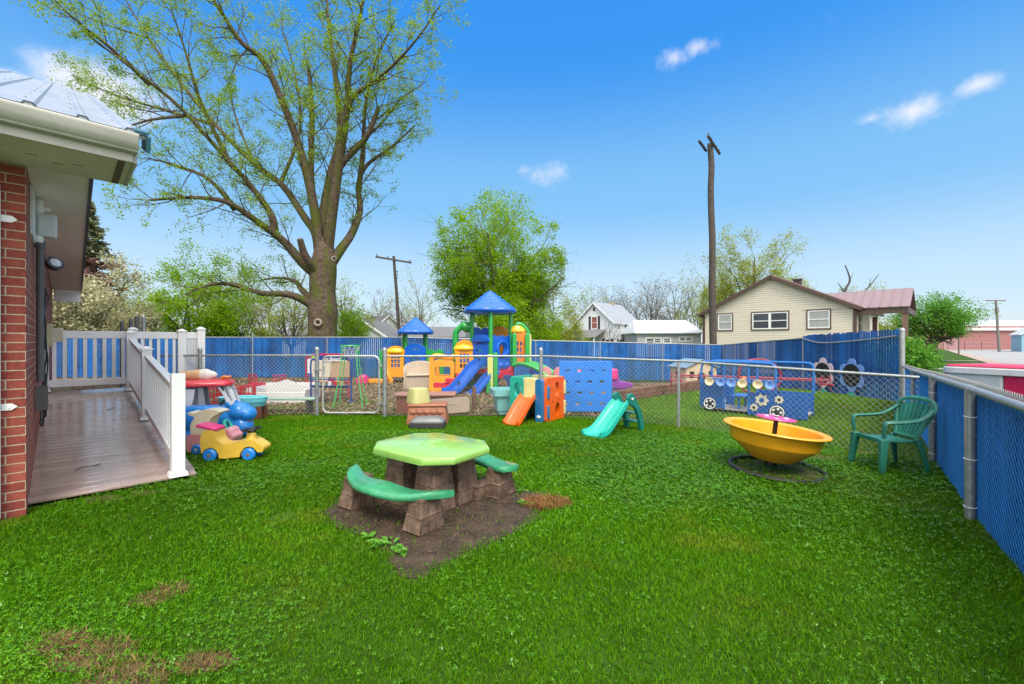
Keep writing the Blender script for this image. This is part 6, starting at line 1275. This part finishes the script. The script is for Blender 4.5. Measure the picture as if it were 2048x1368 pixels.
def tree(name, label, x, y, H, CW, tr, lm, bm, nleaf, ls, seed, fork=.3, nl=7, cfg=None, spread=.35, open_=38, zb=-.3, cat='tree', group=None, fill=0, lean=0., part='crown', env=None, fillf=.45):
    rng = np.random.default_rng(seed); t = thing(name, label, cat, (x, y, zb), 0, group); mb = MB(); tips = []
    cfg = cfg or [(5, .55, 42, .25, 6), (5, .55, 40, .2, 5), (5, .55, 42, .15, 4), (0, 0, 0, .1, 3)]
    th = H * fork; top = Vector((lean * th, 0, th)); pts = [Vector((0, 0, 0)), Vector((lean * th * .3 + rng.normal(0, .05), 0, th * .35)), Vector((lean * th * .6, rng.normal(0, .05), th * .7)), top]
    mb.tube(pts, [tr * 1.35, tr * 1.0, tr * .95, tr * .9], 10, cap=False)
    limb(mb, top, (lean, 0, 1), (H - th) * .78, tr * .65, 0, cfg, rng, tips)
    for k in range(nl):
        a = k * 2.4 + rng.uniform(-.5, .5); th_ = R(open_ * rng.uniform(.55, 1.45)); z = th * rng.uniform(.72, 1.05) ; L = min((H - th) * .85, CW * .5 / max(.3, math.sin(th_)) * .8) * rng.uniform(.8, 1.1)
        limb(mb, Vector((lean * z, 0, z)), (math.cos(a) * math.sin(th_) + lean * .5, math.sin(a) * math.sin(th_), math.cos(th_)), L, tr * .5, 0, cfg, rng, tips)
    mb.build('trunk', bm, t, smooth=60)
    P_ = np.array(tips)
    if env:
        ex, ez, rx, rz = env; f = ((P_[:, 0] - ex) / rx) ** 2 + (P_[:, 1] / rx) ** 2 + ((P_[:, 2] - ez) / rz) ** 2; P_ = P_[f < 1.08]; P_ = P_[rng.choice(len(P_), int(len(P_) * .45), replace=False)]
        m = 260; g = rng.normal(0, 1, (m, 3)); g /= np.linalg.norm(g, axis=1)[:, None]; g *= (rng.uniform(.25, 1.0, m) ** .55)[:, None]
        tp = 1 - .22 * np.clip(g[:, 2], 0, 1); cl_ = np.stack([ex + g[:, 0] * rx * tp, g[:, 1] * rx * tp, ez + g[:, 2] * rz], -1)
        nf = int(nleaf * fillf); q = cl_[rng.integers(0, m, nf)] + rng.normal(0, .42, (nf, 3)) * np.array([1, 1, .6]); P_ = np.concatenate([P_[rng.integers(0, len(P_), nleaf - nf)], q]); k = np.arange(nleaf)
    else: P_ = P_[rng.choice(len(P_), int(len(P_) * .6), replace=False)]; k = rng.integers(0, len(P_), nleaf)
    npmesh(part, leaves(P_[k], ls, rng, spread * .62), [4] * nleaf, np.arange(4 * nleaf), lm, t)
    return t
L_MAPLE = leafmat('maple_leaf', (.14, .26, .010), (.34, .48, .035), .55); L_BRIGHT = leafmat('bright_leaf', (.13, .29, .004), (.36, .54, .02), .6); L_OLIVE = leafmat('olive_leaf', (.24, .29, .03), (.46, .50, .09), .6)
L_CREAM = leafmat('dogwood_bract', (.34, .33, .16), (.62, .58, .38), .3); L_DARK = leafmat('shrub_leaf', (.02, .075, .010), (.07, .17, .025), .35); L_FRESH = leafmat('fresh_leaf', (.06, .22, .015), (.18, .40, .04), .45); L_BUD = leafmat('tree_buds', (.16, .12, .075), (.28, .24, .13), .4)
L_NEED = leafmat('pine_needles', (.14, .16, .08), (.28, .30, .16), .4); L_PURP = leafmat('purple_needles', (.20, .11, .10), (.34, .20, .16), .35)
# ---- the huge maple: main limbs measured, the rest grown from them
rng = np.random.default_rng(4); t = thing('maple_tree', 'huge mossy old maple with sparse spring leaves behind the back fence', 'tree', (0, 0, 0)); YT = 24.
mb = MB(); tips = []
tk = [(645, 700, 0), (645, 660, 0), (646, 620, 0), (645, 585, 0), (646, 555, .0), (648, 520, .0), (650, 480, .1)]; tp = [P(a, b, YT + c) for a, b, c in tk]
for p in tp[:1]: p.z = -.1
sp_ = spline(tp, 4); nseg = len(sp_); rr = [x * .92 for x in [.95, .90, .86, .83, .80, .80, .82, .84, .83, .80, .76, .74, .73, .73, .74, .74, .75, .75, .74, .72, .68, .62, .55, .48, .42]][:nseg]; mb.tube(sp_, rr, 20, cap=True)
LIMBS = [ # (px, py, depth offset) ..., start radius
 ([(628, 612, 0), (600, 597, -.4), (570, 588, -.8), (520, 586, -1.4), (460, 568, -2.2), (410, 572, -2.8), (370, 590, -3.2)], .30),
 ([(626, 600, .2), (604, 580, .4), (590, 562, .8), (560, 556, 1.4), (520, 560, 2)], .24),
 ([(640, 552, 0), (614, 533, -.3), (590, 508, -.6), (562, 478, -1.0), (509, 439, -2.0), (453, 404, -3.0), (383, 395, -4.0), (300, 400, -5)], .40),
 ([(548, 462, -1.2), (546, 440, -1.4), (534, 415, -1.6), (500, 370, -2.2), (458, 323, -3), (362, 217, -4.4), (282, 151, -5.4), (171, 66, -6.6)], .26),
 ([(640, 530, .2), (632, 470, .4), (610, 436, .6), (564, 370, 1), (509, 328, 1.4), (433, 252, 2.2), (362, 166, 3), (297, 76, 3.8), (246, -10, 4.4)], .32),
 ([(642, 520, 0), (634, 450, -.3), (615, 353, -.8), (584, 252, -1.4), (529, 126, -2.2), (484, 86, -2.8), (440, 20, -3.4), (400, -40, -4)], .36),
 ([(648, 500, .1), (646, 440, .3), (660, 353, .7), (680, 262, 1), (668, 131, 1.4), (655, 25, 1.8), (650, -60, 2.2)], .38),
 ([(630, 420, -.2), (622, 353, .4), (624, 227, .9), (618, 141, 1.1)], .24),
 ([(655, 500, 0), (668, 400, -.6), (685, 282, -1.2), (695, 202, -1.6), (700, 126, -2), (721, 30, -2.5), (735, -60, -3)], .36),
 ([(684, 260, -1.2), (705, 195, -1.6), (736, 171, -2), (786, 131, -2.8), (840, 70, -3.6), (880, 10, -4.2)], .18),
 ([(676, 340, -.8), (692, 318, -1), (731, 277, -1.4), (750, 235, -1.7), (758, 213, -1.8)], .22),
 ([(660, 530, .1), (682, 498, .4), (704, 466, .8), (720, 420, 1.2), (717, 368, 1.5), (736, 328, 1.9), (786, 292, 2.5), (830, 250, 3)], .36),
 ([(717, 380, 1.4), (726, 303, 1.0), (731, 212, .6), (752, 120, 0), (790, 40, -.6)], .20),
 ([(640, 545, -.3), (612, 515, -1.0), (600, 478, -1.5)], .34),
 ([(700, 300, .4), (760, 250, .2), (800, 200, 0), (850, 165, -.2)], .12),
 ([(470, 420, -2.5), (420, 360, -3), (350, 330, -3.6), (290, 315, -4.2)], .15),
 ([(560, 368, 1), (600, 260, 1.8), (590, 150, 2.6), (560, 40, 3.4)], .15),
 ([(430, 250, 2.2), (330, 220, 2.8), (230, 190, 3.4), (140, 150, 4)], .14),
 ([(300, 170, -5), (220, 95, -6), (150, 40, -7), (100, -10, -7.5)], .11),
 ([(297, 76, 3.8), (215, 50, 4.4), (130, 15, 5)], .09),
 ([(458, 323, -3), (400, 200, -4), (370, 100, -4.6), (340, 10, -5)], .13),
 ([(509, 328, 1.4), (470, 230, 2.4), (450, 130, 3.2)], .11),
 ([(382, 230, -4), (300, 240, -5), (230, 262, -5.8)], .11),
]
cfg = [(0, 0, 0, 0, 8), (5, .55, 44, .22, 5), (3, .6, 42, .12, 4), (0, 0, 0, .1, 3)]
for li, (l, r0) in enumerate(LIMBS):
    pts = spline([P(a, b, YT + c) for a, b, c in l], 4); n = len(pts); rs = [r0 * .88 * (1 - (.50 if li in (7, 10, 13) else .86) * (i / (n - 1)) ** .8) for i in range(n)]
    mb.tube(pts, rs, 10, cap=True)
    if li == 13: continue
    Ll = sum((pts[i + 1] - pts[i]).length for i in range(n - 1)); k0 = rng.uniform(0, 6); m = int(Ll / .48)
    for k in range(m):
        f = .28 + .72 * (k + rng.random()) / m; x = f * (n - 1); i = min(int(x), n - 2); q = pts[i].lerp(pts[i + 1], x - i); d = (pts[i + 1] - pts[i]).normalized(); o = Matrix.Rotation(k0 + k * 2.4, 3, d) @ d.orthogonal().normalized(); th = R(rng.uniform(28, 62))
        limb(mb, q, d * math.cos(th) + o * math.sin(th), rng.uniform(1.0, 2.7) * (1.2 - .4 * f), min(.036, rs[i] * .4), 1, cfg, rng, tips)
tk_ = mb.build('trunk', MOSS, t, smooth=70)
for px, py, rx in ((636, 645, .22), (668, 517, .14)):
    p = P(px, py, YT - .80); kb = MB(); kb.torus((0, 0, 0), rx * .72, rx * .3, 20, 8, M=Matrix.Translation(p) @ Matrix.Rotation(R(90), 4, 'X') @ Matrix.Rotation(R(8 if px < 650 else 40), 4, 'Y')); ko = kb.build('branch_scar', mat('scar_wood', (.26, .21, .16), .9, .2), tk_)
    kb = MB(); kb.cyl((p.x, p.y - .02, p.z), (p.x, p.y + .3, p.z), rx * .62); kb.build('hollow', mat('hollow', (.02, .016, .012), .95), ko)
Pt = np.array(tips); Pt = Pt[rng.choice(len(Pt), int(len(Pt) * .45), replace=False)]; n = 88000; k = rng.integers(0, len(Pt), n)
npmesh('crown', leaves(Pt[k], .092, rng, .11), [4] * n, np.arange(4 * n), L_MAPLE, t)
# ---- the other trees
def at(px, Y): return ((px - CX) / FPX * Y, Y)
def hz(py, Y): return CAMH + (CY - py) / FPX * Y + .3
DENSE = [(6, .55, 45, .2, 6), (5, .6, 42, .15, 5), (5, .6, 44, .1, 4), (0, 0, 0, .05, 3)]
x, y = at(992, 35); tree('maple_tree', 'big bright green rounded tree right behind the large playset', x, y, hz(372, 35), 9.6, .30, L_BRIGHT, BARK, 80000, .15, 21, .16, 18, DENSE, .30, 34, env=(0, 8.2, 5.2, 5.6), fillf=.18)
x, y = at(1095, 39); tree('maple_tree', 'smaller yellow green tree against the right flank of the big bright green tree', x, y, hz(545, 39), 6.5, .16, L_OLIVE, BARK, 16000, .15, 22, .15, 8, DENSE, .35, 45)
x, y = at(1045, 31); tree('shrub_tree', 'dense green shrubby tree under the big bright green tree', x, y, hz(590, 31), 6.5, .14, L_BRIGHT, BARK, 24000, .14, 23, .08, 10, DENSE, .35, 55)
x, y = at(170, 23); tree('dogwood', 'cream flowering dogwood behind the white railing', x, y, hz(522, 23), 6.6, .16, L_CREAM, BARK, 42000, .13, 24, .10, 12, DENSE, .26, 52)
x, y = at(75, 24); tree('dogwood', 'cream flowering dogwood half hidden by the brick building', x, y, hz(585, 24), 5.4, .14, L_CREAM, BARK, 20000, .13, 25, .10, 10, DENSE, .26, 55)
x, y = at(385, 31); tree('linden_tree', 'bright green tree with dark forked trunk right of the white gate', x, y, hz(502, 31), 7.6, .22, L_BRIGHT, BARK, 24000, .145, 26, .16, 9, None, .34, 42)
x, y = at(300, 42); tree('linden_tree', 'pale green tree between the dogwood and the bright green tree', x, y, hz(565, 42), 6, .16, L_OLIVE, BARK, 13000, .16, 27, .12, 8, DENSE, .35, 45)
BARE = [(6, .6, 38, .3, 5), (6, .55, 36, .3, 4), (5, .55, 38, .25, 3), (0, 0, 0, .2, 3)]
for i, (px, py, Y, cw, lm, nlf, lab) in enumerate(((470, 560, 44, 7, L_OLIVE, 5000, 'olive budding tree behind the thin pale pole'), (535, 545, 48, 8, L_BUD, 3500, 'nearly bare twiggy tree just left of the huge maple trunk'), (585, 555, 41, 6, L_OLIVE, 3500, 'olive tree with fine twigs touching the huge maple trunk'), (690, 565, 42, 4.5, L_OLIVE, 4000, 'thin sparse tree right of the huge maple trunk'), (755, 565, 72, 6, L_BUD, 1600, 'bare tree left of the leaning utility pole'), (838, 535, 66, 8, L_OLIVE, 3200, 'sparse tree right of the leaning utility pole'), (810, 590, 60, 5, L_BUD, 1600, 'small bare tree directly behind the leaning utility pole'))):
    x, y = at(px, Y); tree('bare_tree', lab, x, y, hz(py, Y), cw, .17, lm, GREYB, nlf, .17, 40 + i, .16, 8, BARE, .28, 34, group='sparse trees behind the back fence')
for i, (px, py, Y, cw, nlf, lm, lab) in enumerate(((1172, 560, 75, 7, 2200, L_OLIVE, 'greenish bare tree just left of the white house peak'), (1212, 562, 84, 9, 1500, L_BUD, 'bare tree above the white house ridge'), (1262, 575, 86, 8, 1300, L_BUD, 'bare tree right of the white house chimney'), (1305, 555, 80, 10, 1600, L_BUD, 'wide bare tree above the left end of the white roofed grey house'), (1352, 552, 80, 10, 2000, L_BUD, 'bare tree above the middle of the white roofed grey house'), (1398, 528, 76, 10, 3800, L_OLIVE, 'budding tree immediately left of the tall utility pole'))):
    x, y = at(px, Y); tree('bare_tree', lab, x, y, hz(py, Y), cw, .24, lm, GREYB, nlf, .22, 60 + i, .22, 8, BARE, .4, 40, group='bare trees along the far street')
x, y = at(1505, 46); tree('elm_tree', 'yellow green airy tree rising behind the cream bungalow', x, y, hz(472, 46), 11.5, .28, L_OLIVE, BARK, 34000, .16, 71, .2, 10, BARE, .4, 44)
x, y = at(1440, 52); tree('elm_tree', 'small twiggy tree behind the tall utility pole', x, y, hz(540, 52), 6, .18, L_OLIVE, GREYB, 3000, .2, 72, .2, 8, BARE, .35, 40)
# broken dead tree behind the bungalow
t = thing('dead_tree', 'broken dead snag above the bungalow roof', 'tree', (0, 0, 0)); rng = np.random.default_rng(8); mb = MB(); tips = []
Yd = 50
for l, r0 in (([(1690, 690, 0), (1692, 620, 0), (1690, 582, 0), (1700, 560, 0), (1690, 530, 0)], .24), ([(1695, 640, .5), (1725, 590, .8), (1745, 565, 1), (1758, 548, 1.2)], .13), ([(1692, 590, 0), (1682, 575, -.5), (1676, 565, -.8)], .09), ([(1697, 563, 0), (1708, 545, .3)], .05), ([(1738, 572, 1), (1742, 556, .7)], .05)):
    pts = spline([P(a, b, Yd + c) for a, b, c in l], 4); n = len(pts); mb.tube(pts, [r0 * (1 - .8 * i / (n - 1)) for i in range(n)], 8)
mb.build('trunk', mat('dead_bark', (.07, .06, .055), .95, .3), t, smooth=60)
x, y = at(1725, 56); tree('shrub_tree', 'low green treetop around the broken dead snag', x, y, hz(560, 56), 8, .2, L_OLIVE, BARK, 9000, .18, 73, .15, 9, DENSE, .4, 50)
x, y = at(1856, 44); tree('maple_tree', 'spreading bright green tree leaning over the lawn by the street', x, y, hz(590, 44), 6.2, .46, L_FRESH, BARK, 22000, .16, 74, .36, 11, DENSE, .34, 60, lean=.30, env=(.75, 4.55, 4.0, 2.2), fillf=.3)
def shrub(px, Y, H, W, lm, n, ls, seed, lab, zb=-.3):
    x, y = at(px, Y); rng = np.random.default_rng(seed); t = thing('shrub', lab, 'shrub', (x, y, zb)); mb = MB(); tips = []
    for k in range(16):
        a = rng.uniform(0, 6.28); th = R(rng.uniform(3, 42)); limb(mb, Vector((0, 0, 0)), (math.cos(a) * math.sin(th), math.sin(a) * math.sin(th), math.cos(th)), H * rng.uniform(.6, .92), .025, 0, [(6, .42, 42, .2, 4), (5, .5, 45, .1, 3), (0, 0, 0, 0, 3)], rng, tips)
    mb.build('stem', BARK, t); P_ = np.array(tips); P_ = P_[P_[:, 2] > .1]; k = rng.integers(0, len(P_), n)
    npmesh('foliage', leaves(P_[k], ls, rng, .10), [4] * n, np.arange(4 * n), lm, t)
shrub(1765, 21.0, 2.2, 2.6, L_DARK, 9000, .09, 81, 'dark green shrub under the porch roof')
shrub(1738, 22.5, 1.5, 2, L_FRESH, 5000, .10, 82, 'light green shrub against the bungalow side wall')
shrub(1818, 16.5, 1.75, 1.6, L_FRESH, 7000, .09, 83, 'tall fresh green shrub behind the fence corner post', -.15)
shrub(1826, 22.0, 2.3, 1.8, L_FRESH, 6000, .09, 84, 'fresh green shrub right of the fence corner post')
shrub(1860, 30.0, 1.2, 1.6, L_DARK, 2500, .09, 85, 'small dark bush at the foot of the leaning tree')
shrub(690, 30, 4.2, 2.2, L_BRIGHT, 6000, .12, 86, 'bright green leafy bush at the right foot of the huge maple', 0)
shrub(460, 33, 3.0, 4, L_DARK, 6000, .14, 87, 'dark shrub behind the fence under the pale pole', 0)
shrub(330, 34, 2.6, 4, L_DARK, 6000, .14, 88, 'dark shrub behind the fence under the bright green tree', 0)
shrub(520, 36, 3.0, 4, L_OLIVE, 6000, .14, 89, 'olive shrub behind the fence left of the grey shingle roof', 0)
# ---- conifer
x, y = at(168, 46); t = thing('conifer', 'tall dark conifer with purplish lower boughs behind the side eave', 'conifer', (x, y, -.3)); rng = np.random.default_rng(12); mb = MB(); H = hz(395, 46); mb.tube([(0, 0, 0), (0, 0, H * .5), (0, 0, H)], [.4, .25, .03], 8); up, lo = [], []
for k in range(150):
    z = H * (.14 + .84 * k / 150); L = (H - z) * .30 + .5; L *= rng.uniform(.65, 1.15); a = k * 2.4; d = Vector((math.cos(a), math.sin(a), rng.uniform(-.05, .25))); pts = [Vector((0, 0, z)) + d * (L * j / 4) - Vector((0, 0, .03 * j * j * L * .3)) for j in range(5)]; mb.tube(pts, [.06, .05, .04, .03, .015], 4, cap=False)
    for j in range(34):
        f = rng.uniform(.2, 1) * 4; i = min(int(f), 3); q = pts[i].lerp(pts[i + 1], f - i); (lo if z < H * .62 and z > H * .40 else up).append(tuple(q))
mb.build('trunk', BARK, t, smooth=60)
for nm, s, lm in (('upper_foliage', up, L_NEED), ('lower_foliage', lo, L_PURP)):
    p_ = np.repeat(np.array(s), 3, 0); npmesh(nm, leaves(p_, .42, rng, .16, .35), [4] * len(p_), np.arange(4 * len(p_)), lm, t)
# ---- sapling before the white house
x, y = at(1222, 45); tree('sapling', 'slim bare sapling in front of the white two storey house', x, y, hz(628, 45), 4.0, .07, L_BUD, GREYB, 300, .1, 91, .35, 7, [(4, .5, 40, .3, 4), (3, .5, 40, .2, 3), (0, 0, 0, .1, 3)], .2, 42)
x, y = at(1125, 44); tree('sapling', 'low bare spreading tree before the porch of the white house', x, y, hz(625, 44), 5.0, .10, L_BUD, GREYB, 500, .1, 92, .2, 8, [(5, .55, 40, .2, 4), (4, .5, 40, .1, 3), (0, 0, 0, .1, 3)], .2, 55)
